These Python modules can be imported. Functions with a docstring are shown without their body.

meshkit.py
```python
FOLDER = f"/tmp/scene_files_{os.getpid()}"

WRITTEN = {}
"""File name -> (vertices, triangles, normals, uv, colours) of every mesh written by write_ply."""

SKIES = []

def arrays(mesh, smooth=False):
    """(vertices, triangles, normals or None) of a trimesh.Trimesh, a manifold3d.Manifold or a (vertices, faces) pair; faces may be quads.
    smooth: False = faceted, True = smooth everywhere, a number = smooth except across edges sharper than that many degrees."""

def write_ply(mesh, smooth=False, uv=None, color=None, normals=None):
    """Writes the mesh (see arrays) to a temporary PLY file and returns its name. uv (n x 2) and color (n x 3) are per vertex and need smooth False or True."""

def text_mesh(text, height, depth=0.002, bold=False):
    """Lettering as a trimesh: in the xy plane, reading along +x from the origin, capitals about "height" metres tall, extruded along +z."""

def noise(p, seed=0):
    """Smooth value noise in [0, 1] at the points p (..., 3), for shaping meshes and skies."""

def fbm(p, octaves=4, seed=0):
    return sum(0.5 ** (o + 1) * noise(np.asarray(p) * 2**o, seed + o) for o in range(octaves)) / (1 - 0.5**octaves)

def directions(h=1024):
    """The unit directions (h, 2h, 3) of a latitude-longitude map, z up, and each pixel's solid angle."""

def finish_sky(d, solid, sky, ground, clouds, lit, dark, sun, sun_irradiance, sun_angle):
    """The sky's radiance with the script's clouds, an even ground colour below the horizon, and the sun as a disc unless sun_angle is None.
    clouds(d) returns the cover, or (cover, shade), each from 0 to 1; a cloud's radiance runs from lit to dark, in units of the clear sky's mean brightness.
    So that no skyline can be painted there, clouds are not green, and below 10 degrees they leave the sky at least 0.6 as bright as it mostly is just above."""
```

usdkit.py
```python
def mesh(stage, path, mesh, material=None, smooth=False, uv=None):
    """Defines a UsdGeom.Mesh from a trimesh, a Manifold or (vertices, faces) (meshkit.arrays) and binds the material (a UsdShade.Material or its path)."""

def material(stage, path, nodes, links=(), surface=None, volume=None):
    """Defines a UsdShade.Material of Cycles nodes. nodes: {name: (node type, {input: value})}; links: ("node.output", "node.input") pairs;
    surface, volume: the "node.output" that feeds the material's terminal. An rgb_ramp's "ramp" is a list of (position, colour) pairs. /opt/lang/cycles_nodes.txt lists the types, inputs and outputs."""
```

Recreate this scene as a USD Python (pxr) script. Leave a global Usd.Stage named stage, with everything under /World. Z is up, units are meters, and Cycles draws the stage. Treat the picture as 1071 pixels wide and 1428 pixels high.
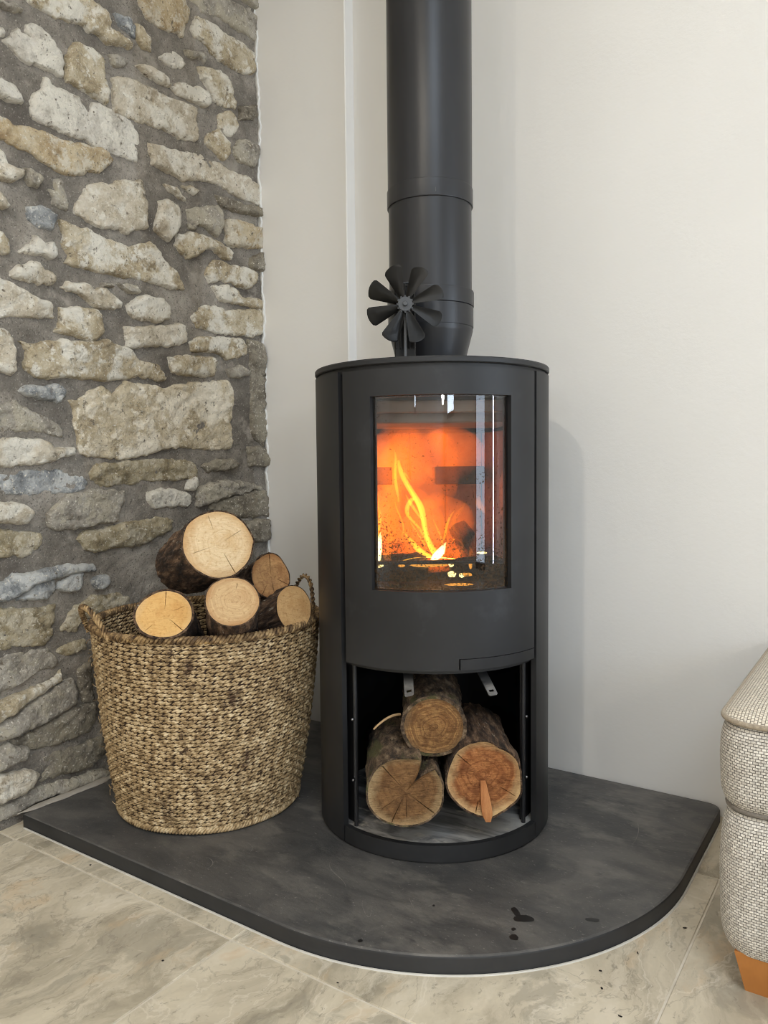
import math, numpy as np, trimesh, manifold3d as m3, usdkit, meshkit
from pxr import Usd, UsdGeom, UsdLux, UsdShade, Gf, Sdf, Vt
from scipy.spatial import Delaunay
from shapely.geometry import Polygon, Point
from shapely import contains_xy, distance, points as shp_points

EXPOSURE = 0.96
WIN_I, FWIN_I, ROOF_I = (60., 2.8, 9.), (10.,), 5.6
SPOT_I = (58., 22., 14., 30., 720., 14., 30., 14.)
UNSEEN_LAMP_I, FILL_I = 26., 60.
FIRE, FLI = .55, 10.

stage = Usd.Stage.CreateInMemory()
UsdGeom.SetStageUpAxis(stage, UsdGeom.Tokens.z)
UsdGeom.SetStageMetersPerUnit(stage, 1.0)
UsdGeom.Xform.Define(stage, '/World')
PI = math.pi

# ---------------------------------------------------------------- camera (a phone held at knee height)
W, H, FPX = 1071, 1428, 1078.1
CAM = np.array([0.8588, -1.4610, 0.7921])
pit, rol, yaw = 0.0579, -0.0101, 0.5934
_f0 = np.array([0, math.cos(pit), -math.sin(pit)]); _r0 = np.array([1., 0, 0]); _u0 = np.cross(_r0, _f0)
_r1 = math.cos(rol)*_r0 + math.sin(rol)*_u0; _u1 = -math.sin(rol)*_r0 + math.cos(rol)*_u0
_M = np.array([[math.cos(yaw), -math.sin(yaw), 0], [math.sin(yaw), math.cos(yaw), 0], [0, 0, 1]])
CR, CU, CF = _M@_r1, _M@_u1, _M@_f0
cam = UsdGeom.Camera.Define(stage, '/World/camera')
cam.AddTransformOp().Set(Gf.Matrix4d(*[*CR, 0], *[*CU, 0], *[*(-CF), 0], *[*CAM, 1]))
cam.CreateHorizontalApertureAttr(36.0); cam.CreateVerticalApertureAttr(48.0)
cam.CreateFocalLengthAttr(36.0*FPX/W)
cam.CreateClippingRangeAttr(Gf.Vec2f(0.03, 100))
cam.CreateExposureAttr(EXPOSURE)
def ray(px, py): return CF + (px-W/2)/FPX*CR - (py-H/2)/FPX*CU
def at(px, py, d): return CAM + d*ray(px, py)          # the point a given distance into the room

# ---------------------------------------------------------------- lights, all out of view: glazing, rooflight, ceiling spots, a lamp, added fill
def light(cls, name, pos, zdir, color, inten, **kw):
    l = cls.Define(stage, '/World/'+name)
    z = -np.array(zdir, float); z /= np.linalg.norm(z)
    x = np.cross([0, 0, 1.], z) if abs(z[2]) < .99 else np.array([1., 0, 0]); x /= np.linalg.norm(x); y = np.cross(z, x)
    l.AddTransformOp().Set(Gf.Matrix4d(*[*x, 0], *[*y, 0], *[*z, 0], *[*pos, 1]))
    l.CreateColorAttr(Gf.Vec3f(*color)); l.CreateIntensityAttr(inten)
    for k, v in kw.items(): getattr(l, 'Create%sAttr' % k)(v)
    return l
DAY, WARM = (.77, .90, 1.06), (1.0, .91, .77)
RX, FY, CZ = 4.2, -4.6, 2.75           # right wall, front wall, ceiling
# unseen glazing on the right wall, placed by streaks in the stove glass: y range, z range
WINS = [(0.04, .17, .05, 2.1), (-1.30, -.55, .05, 2.1), (-4.2, -3.3, 1.22, 2.1)]
for i, (y0, y1, z0, z1) in enumerate(WINS):
    light(UsdLux.RectLight, 'daylight_%d' % (i+1), (RX+.06, (y0+y1)/2, (z0+z1)/2), (-1, 0, 0), DAY, WIN_I[i], Width=y1-y0, Height=z1-z0)
FWINS = [(1.15, 1.32, 1.2, 2.1)]  # unseen front window, placed for a narrow streak in the stove glass
for i, (x0, x1, z0, z1) in enumerate(FWINS):
    light(UsdLux.RectLight, 'daylight_%d' % (i+4), ((x0+x1)/2, FY-.06, (z0+z1)/2), (0, 1, 0), DAY, FWIN_I[i], Width=x1-x0, Height=z1-z0)
ROOF = (1.15, 2.35, -2.45, -1.35)           # unseen rooflight, placed for soft cool light and the highlight on the flue
light(UsdLux.RectLight, 'daylight_5', ((ROOF[0]+ROOF[1])/2, (ROOF[2]+ROOF[3])/2, CZ+.09), (0, 0, -1), DAY, ROOF_I, Width=ROOF[1]-ROOF[0], Height=ROOF[3]-ROOF[2])
SPOTS = [(.38, -.50), (2.1, -.90), (3.3, -.55), (.0, -2.2), (.55, -2.9), (2.9, -2.2), (.2, -3.7), (1.9, -3.7)]  # unseen ceiling spots, placed to light the back wall, stones and footstool
for i, (x, y) in enumerate(SPOTS):
    light(UsdLux.DiskLight, 'ceiling_spot_light_%d' % (i+1), (x, y, CZ-.012), (0, 0, -1), WARM, SPOT_I[i], Radius=.045)
light(UsdLux.SphereLight, 'floor_lamp_light', (2.0, -2.3, 1.20), (0, 0, -1), (1, .94, .84), FILL_I, Radius=.07)  # added fill light behind the camera, brightens the back wall around the flue
light(UsdLux.SphereLight, 'pendant_light', (.335, -.85, 1.86), (0, 0, -1), (1, .9, .76), UNSEEN_LAMP_I, Radius=.035)  # lamp out of view, placed to cast flue and stove shadows on the wall

# ---------------------------------------------------------------- materials
def mat(name, nodes, links, surface='p.BSDF', volume=None):
    return usdkit.material(stage, '/World/Looks/'+name, nodes, links, surface=surface, volume=volume)
def srgb(*c): return tuple(((v/255)/12.92 if v <= 10 else ((v/255+.055)/1.055)**2.4) for v in c)
def nmat(name, ramp, scale=8., detail=6., rough=.6, bump=None, stretch=(1, 1, 1), obj=False, dist=0., spec=.5, metal=0., spots=None, mottle=None, rand=False, grain=.6, **pk):
    """Principled surface whose colour runs along a noise ramp; bump (scale, metres); spots (scale, threshold, colour); mottle (scale, lo, hi, colour)."""
    n = {'g': ('texture_coordinate', {}) if obj else ('geometry', {}), 'm': ('mapping', {'scale': stretch}),
         'n': ('noise_texture', {'scale': scale, 'detail': detail, 'roughness': grain, 'distortion': dist}),
         'r': ('rgb_ramp', {'ramp': ramp}), 'p': ('principled_bsdf', dict(roughness=rough, specular_ior_level=spec, metallic=metal, **pk))}
    src = 'g.object' if obj else 'g.position'
    l = [('m.vector', 'n.vector'), ('n.fac', 'r.fac')]
    if rand:
        n['oi'] = ('object_info', {}); n['rm'] = ('vector_math', {'math_type': 'scale', 'vector1': (7.3, 3.1, 5.7)}); n['ra'] = ('vector_math', {'math_type': 'add'})
        l += [('oi.random', 'rm.scale'), (src, 'ra.vector1'), ('rm.vector', 'ra.vector2'), ('ra.vector', 'm.vector')]
    else: l.append((src, 'm.vector'))
    col = 'r.color'
    for i, mt in enumerate(mottle or []):
        s, lo, hi, c = mt
        n['mn%d' % i] = ('noise_texture', {'scale': s, 'detail': 8., 'roughness': .65, 'w': 0.})
        n['mo%d' % i] = ('mapping', {'location': (3.1*i+1.7, 5.3*i, 2.2)})
        n['mr%d' % i] = ('map_range', {'from_min': lo, 'from_max': hi, 'clamp': True})
        n['mm%d' % i] = ('mix_color', {'b': c})
        l += [('m.vector', 'mo%d.vector' % i), ('mo%d.vector' % i, 'mn%d.vector' % i), ('mn%d.fac' % i, 'mr%d.value' % i), ('mr%d.result' % i, 'mm%d.fac' % i), (col, 'mm%d.a' % i)]
        col = 'mm%d.result' % i
    if spots:
        s, th, c = spots
        n['v'] = ('voronoi_texture', {'scale': s}); n['vr'] = ('map_range', {'from_min': th, 'from_max': th*.6, 'clamp': True}); n['vm'] = ('mix_color', {'b': c})
        l += [('m.vector', 'v.vector'), ('v.distance', 'vr.value'), ('vr.result', 'vm.fac'), (col, 'vm.a')]; col = 'vm.result'
    l.append((col, 'p.base_color'))
    if bump:
        n['bn'] = ('noise_texture', {'scale': bump[0], 'detail': 8., 'roughness': .65}); n['b'] = ('bump', {'distance': bump[1], 'strength': 1.})
        l += [('m.vector', 'bn.vector'), ('bn.fac', 'b.height'), ('b.normal', 'p.normal')]
    return mat(name, n, l)

M = {}
M['plaster'] = nmat('plaster', [(.3, srgb(224, 221, 216)), (.7, srgb(229, 226, 221))], 1.5, 4, .75, (90, .0004))
M['white_paint'] = nmat('white_paint', [(.3, srgb(214, 213, 208)), (.7, srgb(226, 225, 220))], 40, 4, .7, (120, .001))
M['ceiling_paint'] = nmat('ceiling_paint', [(.3, srgb(235, 234, 230)), (.7, srgb(238, 237, 233))], 2, 2, .8)
M['mortar'] = nmat('mortar', [(.36, srgb(98, 91, 83)), (.48, srgb(124, 117, 107)), (.58, srgb(148, 140, 129)), (.68, srgb(172, 164, 152))], 6, 12, .95, (130, .006), grain=.68, mottle=[(210, .56, .64, srgb(88, 82, 74)), (240, .60, .66, srgb(186, 178, 166)), (11, .57, .66, srgb(158, 150, 138))])
LIME, PIT = srgb(228, 221, 206), srgb(118, 107, 91)
def stone_mat(name, a, b, c, mot=None, big=10):
    return nmat(name, [(.36, a), (.47, b), (.60, c)], 17, 14, .9, (130, .0085), mottle=[(big, .50, .57, mot or LIME), (48, .60, .68, PIT), (30, .55, .61, mot or LIME), (120, .60, .68, srgb(108, 98, 83)), (150, .58, .66, LIME)], grain=.74)
M['stone_c'] = stone_mat('stone_cream', srgb(158, 144, 122), srgb(196, 183, 160), srgb(214, 203, 184))
M['stone_t'] = stone_mat('stone_tan', srgb(146, 129, 102), srgb(186, 170, 140), srgb(208, 195, 170))
M['stone_w'] = stone_mat('stone_white', srgb(164, 155, 140), srgb(208, 200, 186), srgb(224, 218, 206))
M['stone_g'] = stone_mat('stone_grey', srgb(118, 111, 100), srgb(158, 150, 137), srgb(186, 178, 164), srgb(182, 173, 154))
M['stone_b'] = stone_mat('stone_blue', srgb(98, 100, 102), srgb(140, 142, 142), srgb(184, 184, 182), srgb(200, 199, 194))
M['stone_d'] = stone_mat('stone_dark', srgb(96, 88, 75), srgb(132, 123, 108), srgb(162, 153, 136), srgb(152, 143, 124))
M['stone_v'] = stone_mat('stone_olive', srgb(120, 106, 80), srgb(158, 144, 114), srgb(186, 173, 146), srgb(194, 183, 160))
M['stone_o'] = stone_mat('stone_ochre', srgb(154, 130, 96), srgb(188, 167, 132), srgb(208, 192, 162), srgb(212, 202, 182))
M['stone_p'] = stone_mat('stone_patched', srgb(166, 150, 122), srgb(200, 184, 154), srgb(220, 206, 180), srgb(236, 225, 204), 8)
M['slate'] = nmat('slate', [(.36, srgb(58, 58, 58)), (.5, srgb(76, 74, 72)), (.62, srgb(92, 89, 85))], 4.2, 12, .50, (34, .0016), stretch=(1, 1.8, 1), mottle=[(5.5, .54, .68, srgb(108, 104, 98)), (120, .62, .68, srgb(122, 118, 112)), (14, .60, .72, srgb(56, 55, 55))], dist=.8, grain=.66)
M['slate_edge'] = nmat('slate_edge', [(.3, srgb(34, 34, 36)), (.7, srgb(48, 48, 49))], 9, 6, .5, (60, .0005))
M['scuff'] = nmat('chalky_scuff', [(.35, srgb(92, 89, 85)), (.65, srgb(128, 124, 118))], 200, 4, .7)
M['soot_stain'] = nmat('soot_stain', [(.3, srgb(24, 23, 23)), (.7, srgb(32, 31, 30))], 30, 3, .35)
M['sealant'] = nmat('sealant', [(.3, srgb(150, 142, 130)), (.7, srgb(176, 168, 156))], 18, 5, .8, (80, .001))
M['caulk'] = nmat('caulk', [(.3, srgb(186, 181, 171)), (.7, srgb(206, 201, 191))], 18, 5, .6)
M['grout'] = nmat('grout', [(.3, srgb(196, 186, 168)), (.7, srgb(214, 205, 190))], 30, 5, .85)
def tile_mat():
    n = {'g': ('geometry', {}), 'oi': ('object_info', {}), 'rm': ('vector_math', {'math_type': 'scale', 'vector1': (7.3, 3.1, 5.7)}), 'ra': ('vector_math', {'math_type': 'add'}),
         'w': ('noise_texture', {'scale': 3.2, 'detail': 6., 'roughness': .6}), 'ws': ('vector_math', {'math_type': 'scale', 'scale': .16}), 'wa': ('vector_math', {'math_type': 'add'}), 'm': ('mapping', {'rotation': (0, 0, .5), 'scale': (1.7, .8, 1)}),
         'n': ('noise_texture', {'scale': 4.2, 'detail': 12., 'roughness': .62, 'distortion': .7}), 'r': ('rgb_ramp', {'ramp': [(.30, srgb(142, 133, 115)), (.42, srgb(169, 158, 137)), (.50, srgb(190, 178, 156)), (.58, srgb(201, 189, 166)), (.70, srgb(215, 203, 182))]}),
         'n1': ('noise_texture', {'scale': 9., 'detail': 12., 'roughness': .7, 'distortion': .4}), 'r1': ('map_range', {'from_min': .52, 'from_max': .62, 'to_max': .7, 'clamp': True}), 'm1': ('mix_color', {'b': srgb(208, 197, 176)}),
         'n2': ('noise_texture', {'scale': 5., 'detail': 9., 'roughness': .6, 'distortion': 1.2}), 'r2': ('map_range', {'from_min': .55, 'from_max': .60, 'to_max': .55, 'clamp': True}), 'm2': ('mix_color', {'b': srgb(150, 142, 125)}),
         'n3': ('noise_texture', {'scale': 8., 'detail': 8., 'roughness': .6}), 'r3': ('map_range', {'from_min': .56, 'from_max': .68, 'to_max': .5, 'clamp': True}), 'm3': ('mix_color', {'b': srgb(202, 172, 134)}),
         'n4': ('noise_texture', {'scale': 3.0, 'detail': 10., 'roughness': .58, 'distortion': .8}), 's4': ('math', {'math_type': 'subtract', 'value2': .5}), 'a4': ('math', {'math_type': 'absolute'}), 'r4': ('map_range', {'from_min': .002, 'from_max': .009, 'to_min': .34, 'to_max': 0., 'clamp': True}), 'm4': ('mix_color', {'b': srgb(128, 119, 104)}),
         's5': ('math', {'math_type': 'subtract', 'value2': .56}), 'a5': ('math', {'math_type': 'absolute'}), 'r5': ('map_range', {'from_min': .002, 'from_max': .012, 'to_min': .4, 'to_max': 0., 'clamp': True}), 'm5': ('mix_color', {'b': srgb(222, 212, 194)}),
         'n6': ('noise_texture', {'scale': 46., 'detail': 8., 'roughness': .7}), 'r6': ('map_range', {'from_min': .58, 'from_max': .68, 'to_max': .7, 'clamp': True}), 'm6': ('mix_color', {'b': srgb(132, 124, 109)}),
         'b': ('bump', {'distance': .0008, 'strength': 1.}), 'p': ('principled_bsdf', {'roughness': .42, 'specular_ior_level': .45})}
    l = [('oi.random', 'rm.scale'), ('g.position', 'ra.vector1'), ('rm.vector', 'ra.vector2'), ('ra.vector', 'w.vector'), ('w.color', 'ws.vector1'), ('ra.vector', 'wa.vector1'), ('ws.vector', 'wa.vector2'), ('wa.vector', 'm.vector')]
    l += [('m.vector', k+'.vector') for k in ('n', 'n1', 'n2', 'n3', 'n4', 'n6')]
    l += [('n.fac', 'r.fac'), ('r.color', 'm1.a'), ('n1.fac', 'r1.value'), ('r1.result', 'm1.fac'), ('m1.result', 'm2.a'), ('n2.fac', 'r2.value'), ('r2.result', 'm2.fac'), ('m2.result', 'm3.a'), ('n3.fac', 'r3.value'), ('r3.result', 'm3.fac'),
          ('n4.fac', 's4.value1'), ('s4.value', 'a4.value1'), ('a4.value', 'r4.value'), ('r4.result', 'm4.fac'), ('m3.result', 'm4.a'), ('n4.fac', 's5.value1'), ('s5.value', 'a5.value1'), ('a5.value', 'r5.value'), ('r5.result', 'm5.fac'), ('m4.result', 'm5.a'),
          ('n6.fac', 'r6.value'), ('r6.result', 'm6.fac'), ('m5.result', 'm6.a'), ('m6.result', 'p.base_color'), ('n1.fac', 'b.height'), ('b.normal', 'p.normal')]
    return mat('tile', n, l)
M['tile'] = tile_mat()
M['stove_paint'] = nmat('stove_paint', [(.35, srgb(34, 34, 35)), (.65, srgb(42, 42, 43))], 5, 8, .47, (260, .00014), mottle=[(9, .58, .8, srgb(56, 56, 58))], spec=.32)
M['flue_paint'] = nmat('flue_paint', [(.3, srgb(36, 36, 38)), (.7, srgb(42, 42, 44))], 4, 4, .34, (300, .0001), spec=.36)
M['black'] = nmat('black_steel', [(.3, srgb(14, 14, 15)), (.7, srgb(20, 20, 21))], 8, 4, .55)
M['strip'] = nmat('steel_strip', [(.3, srgb(34, 34, 36)), (.7, srgb(48, 48, 50))], 9, 4, .42, metal=.2)
M['chrome'] = nmat('brushed_steel', [(.3, srgb(112, 112, 114)), (.7, srgb(150, 150, 151))], 12, 4, .32, metal=1., stretch=(1, 1, 8))
M['ash'] = nmat('ash_dust', [(.36, srgb(66, 65, 64)), (.5, srgb(104, 102, 100)), (.62, srgb(160, 157, 152))], 7, 9, .7, stretch=(1, 2.4, 1), dist=.8, mottle=[(14, .58, .68, srgb(186, 178, 164))])
M['firebrick'] = nmat('firebrick', [(.3, srgb(60, 42, 30)), (.5, srgb(120, 84, 56)), (.7, srgb(160, 120, 84))], 6, 8, .9, (60, .002))
M['baffle'] = nmat('baffle_plate', [(.3, srgb(96, 86, 76)), (.7, srgb(120, 110, 98))], 6, 6, .7)
M['char'] = nmat('charred_bark', [(.3, srgb(12, 10, 9)), (.6, srgb(34, 27, 22)), (.75, srgb(66, 52, 42))], 30, 8, .85, (70, .004))
M['fan_black'] = nmat('fan_black', [(.3, srgb(18, 17, 16)), (.7, srgb(25, 24, 22))], 14, 4, .42, spec=.25)
M['fan_hub'] = nmat('fan_hub_metal', [(.3, srgb(52, 54, 57)), (.7, srgb(64, 66, 69))], 20, 4, .4)
M['bark'] = nmat('bark_brown', [(.36, srgb(32, 22, 15)), (.46, srgb(64, 46, 33)), (.54, srgb(100, 76, 56)), (.64, srgb(146, 118, 92))], 60, 10, .92, (150, .007), obj=True, stretch=(1, 1, .22), grain=.7, mottle=[(90, .64, .68, srgb(176, 166, 148)), (12, .55, .66, srgb(40, 28, 20))])
M['bark_moss'] = nmat('bark_mossy', [(.36, srgb(34, 26, 19)), (.46, srgb(72, 56, 41)), (.54, srgb(106, 86, 65)), (.64, srgb(150, 128, 102))], 50, 10, .92, (130, .008), obj=True, stretch=(1, 1, .45), grain=.7, mottle=[(16, .54, .62, srgb(84, 80, 46)), (70, .62, .68, srgb(40, 31, 24))])
M['fibre'] = nmat('bark_fibre', [(.3, srgb(150, 120, 84)), (.7, srgb(190, 158, 116))], 40, 3, .9)
def cutwood(name, pale, mid, ring, edge, R, rings=24., off=(.1, .08), rot=0., ringk=.34, old=0., dark=None):
    """End grain: fine uneven growth rings about a pith off the middle, saw marks, a darker rim under the bark; local z is the log's axis."""
    n = {'t': ('texture_coordinate', {}), 'o': ('mapping', {'location': (-off[0]*R, -off[1]*R, 0), 'scale': (1, 1, 0)}),
         'nz': ('noise_texture', {'scale': 14., 'detail': 5., 'roughness': .6}), 'nc': ('vector_math', {'math_type': 'subtract', 'vector2': (.5, .5, .5)}), 'na': ('vector_math', {'math_type': 'scale', 'scale': R*.55}), 'ad': ('vector_math', {'math_type': 'add'}),
         'ln': ('vector_math', {'math_type': 'length'}), 'sc': ('math', {'math_type': 'multiply', 'value2': rings/R}), 'cx': ('combine_xyz', {'y': .5, 'z': .5}),
         'rn': ('noise_texture', {'scale': 1., 'detail': 3., 'roughness': .6}), 'fr': ('map_range', {'from_min': .42, 'from_max': .64, 'to_min': 0., 'to_max': ringk*2, 'clamp': True}),
         'bn': ('noise_texture', {'scale': 16., 'detail': 9., 'roughness': .65, 'distortion': .6}), 'br': ('rgb_ramp', {'ramp': [(.36, mid), (.50, pale), (.62, pale)]}), 'rm': ('mix_color', {'b': ring}),
         'c0': ('vector_math', {'math_type': 'multiply', 'vector2': (1, 1, 0)}), 'l0': ('vector_math', {'math_type': 'length'}), 'ew': ('math', {'math_type': 'multiply', 'value2': R*.7}), 'ea': ('math', {'math_type': 'add'}), 'er': ('map_range', {'from_min': R*1.12, 'from_max': R*1.42, 'clamp': True}), 'em': ('mix_color', {'b': edge}),
         'sr': ('mapping', {'rotation': (0, 0, rot), 'scale': (30, 420, 1)}), 'st': ('noise_texture', {'scale': 1., 'detail': 4., 'roughness': .65}), 'sm': ('map_range', {'from_min': .48, 'from_max': .66, 'to_max': .5, 'clamp': True}), 'ss': ('mix_color', {'b': mid}),
         'sp': ('noise_texture', {'scale': 150., 'detail': 5.}), 'sq': ('map_range', {'from_min': .56, 'from_max': .66, 'to_max': .55, 'clamp': True}), 'sk': ('mix_color', {'b': ring}),
         'on': ('noise_texture', {'scale': 20., 'detail': 8., 'roughness': .7}), 'oq': ('map_range', {'from_min': .46, 'from_max': .62, 'to_max': old, 'clamp': True}), 'ok': ('mix_color', {'b': dark or ring}),
         'bh': ('math', {'math_type': 'add'}), 'bu': ('bump', {'distance': .0022, 'strength': 1.}), 'p': ('principled_bsdf', {'roughness': .8, 'specular_ior_level': .22})}
    l = [('t.object', 'o.vector'), ('t.object', 'nz.vector'), ('nz.color', 'nc.vector1'), ('nc.vector', 'na.vector1'), ('o.vector', 'ad.vector1'), ('na.vector', 'ad.vector2'), ('ad.vector', 'ln.vector1'), ('ln.value', 'sc.value1'), ('sc.value', 'cx.x'), ('cx.vector', 'rn.vector'), ('rn.fac', 'fr.value'),
         ('t.object', 'bn.vector'), ('bn.fac', 'br.fac'), ('br.color', 'rm.a'), ('fr.result', 'rm.fac'),
         ('t.object', 'sr.vector'), ('sr.vector', 'st.vector'), ('st.fac', 'sm.value'), ('sm.result', 'ss.fac'), ('rm.result', 'ss.a'),
         ('t.object', 'sp.vector'), ('sp.fac', 'sq.value'), ('sq.result', 'sk.fac'), ('ss.result', 'sk.a'),
         ('t.object', 'on.vector'), ('on.fac', 'oq.value'), ('oq.result', 'ok.fac'), ('sk.result', 'ok.a'),
         ('t.object', 'c0.vector1'), ('c0.vector', 'l0.vector1'), ('bn.fac', 'ew.value1'), ('l0.value', 'ea.value1'), ('ew.value', 'ea.value2'), ('ea.value', 'er.value'), ('er.result', 'em.fac'), ('ok.result', 'em.a'), ('em.result', 'p.base_color'),
         ('st.fac', 'bh.value1'), ('sp.fac', 'bh.value2'), ('bh.value', 'bu.height'), ('bu.normal', 'p.normal')]
    return mat(name, n, l)
# woven seagrass: straw varying along the strands, darker blotches up the stakes
M['straw'] = nmat('seagrass', [(.34, srgb(104, 82, 54)), (.45, srgb(156, 130, 92)), (.54, srgb(188, 162, 122)), (.64, srgb(216, 194, 156))], 70, 7, .72, (300, .0006), grain=.65,
                  mottle=[(15, .58, .66, srgb(84, 60, 38)), (40, .62, .68, srgb(74, 52, 32))], stretch=(1, 1, .55))
M['straw_dark'] = nmat('seagrass_dark', [(.36, srgb(62, 44, 27)), (.5, srgb(118, 92, 60)), (.62, srgb(180, 150, 106))], 60, 6, .75, (300, .0006), mottle=[(22, .60, .68, srgb(184, 150, 96))])
M['gap_dark'] = nmat('gap_dark', [(.3, srgb(40, 27, 16)), (.7, srgb(64, 45, 27))], 60, 5, .9)
M['oak'] = nmat('oak_foot', [(.3, srgb(158, 98, 44)), (.7, srgb(196, 130, 66))], 14, 6, .4, stretch=(1, 1, .15))
def weave(name, c1, c2, gap, w, h):
    n = {'u': ('uvmap', {'attribute': 'st'}), 'k': ('brick_texture', {'color1': c1, 'color2': c2, 'mortar': gap, 'scale': 1., 'mortar_size': h*.13, 'mortar_smooth': .9, 'brick_width': w, 'row_height': h, 'bias': 0.}),
         'nz': ('noise_texture', {'scale': 260., 'detail': 5.}), 'mr': ('map_range', {'from_min': .3, 'from_max': .75, 'to_min': .70, 'to_max': 1.12}), 'mu': ('vector_math', {'math_type': 'scale'}),
         'g': ('geometry', {}), 'iv': ('math', {'math_type': 'subtract', 'value1': 1.}), 'b': ('bump', {'distance': .0016, 'strength': 1.}), 'p': ('principled_bsdf', {'roughness': .9, 'specular_ior_level': .2, 'sheen_weight': .15})}
    l = [('u.UV', 'k.vector'), ('g.position', 'nz.vector'), ('nz.fac', 'mr.value'), ('k.color', 'mu.vector1'), ('mr.result', 'mu.scale'), ('mu.vector', 'p.base_color'), ('k.fac', 'iv.value2'), ('iv.value', 'b.height'), ('b.normal', 'p.normal')]
    return mat(name, n, l)
M['fabric'] = weave('woven_fabric', srgb(238, 231, 219), srgb(204, 196, 184), srgb(128, 120, 110), .0068, .0042)
M['fabric_lit_top'] = weave('woven_fabric_lit_top', srgb(240, 228, 208), srgb(224, 212, 192), srgb(168, 154, 134), .0062, .0048)  # same cloth coloured lighter and warmer, as the top catches the light
def emit(name, c, s): return mat(name, {'e': ('emission', {'color': c, 'strength': s})}, [], surface='e.emission')
M['lamp_glow'] = emit('lamp_glow', (1, .86, .68), 6.)
def flame(name, c, s, scale=0, lo=0, hi=1, dens=.4, stretch=(1, 1, .45)):
    if not scale: return mat(name, {'v': ('principled_volume', {'color': (.1, .04, .01), 'density': dens, 'emission_color': c, 'emission_strength': s})}, [], surface=None, volume='v.volume')
    n = {'g': ('geometry', {}), 'm': ('mapping', {'scale': stretch}), 'n': ('noise_texture', {'scale': scale, 'detail': 2., 'distortion': .6}), 'r': ('map_range', {'from_min': lo, 'from_max': hi, 'to_min': 0., 'to_max': s, 'clamp': True}),
         'v': ('principled_volume', {'color': (.1, .04, .01), 'density': dens, 'emission_color': c})}
    return mat(name, n, [('g.position', 'm.vector'), ('m.vector', 'n.vector'), ('n.fac', 'r.value'), ('r.result', 'v.emission_strength')], surface=None, volume='v.volume')
# stove glass: clear, reflecting by fresnel, sooted towards its foot and corners
M['stove_glass'] = mat('stove_glass', {'t': ('transparent_bsdf', {'color': (.93, .92, .90)}), 'gl': ('glossy_bsdf', {'color': (1, 1, 1), 'roughness': .012}), 'f': ('fresnel', {'IOR': 1.62}), 'm': ('mix_closure', {}),
    'g': ('geometry', {}), 'n': ('noise_texture', {'scale': 210., 'detail': 3., 'roughness': .7}), 'n2': ('noise_texture', {'scale': 11., 'detail': 3.}), 'x': ('separate_xyz', {}),
    'zf': ('map_range', {'from_min': .56, 'from_max': .80, 'to_min': .16, 'to_max': .0, 'clamp': True}), 'a': ('math', {'math_type': 'add'}), 'n2s': ('math', {'math_type': 'multiply', 'value2': .30}), 'a2': ('math', {'math_type': 'add'}),
    'r': ('map_range', {'from_min': .80, 'from_max': .87, 'to_max': .85, 'clamp': True}), 'd': ('diffuse_bsdf', {'color': srgb(72, 58, 44)}), 'm2': ('mix_closure', {})},
    [('f.fac', 'm.fac'), ('t.BSDF', 'm.closure1'), ('gl.BSDF', 'm.closure2'), ('g.position', 'n.vector'), ('g.position', 'n2.vector'), ('g.position', 'x.vector'), ('x.z', 'zf.value'), ('n.fac', 'a.value1'), ('zf.result', 'a.value2'),
     ('n2.fac', 'n2s.value1'), ('a.value', 'a2.value1'), ('n2s.value', 'a2.value2'), ('a2.value', 'r.value'), ('r.result', 'm2.fac'), ('m.closure', 'm2.closure1'), ('d.BSDF', 'm2.closure2')], surface='m2.closure')
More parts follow.
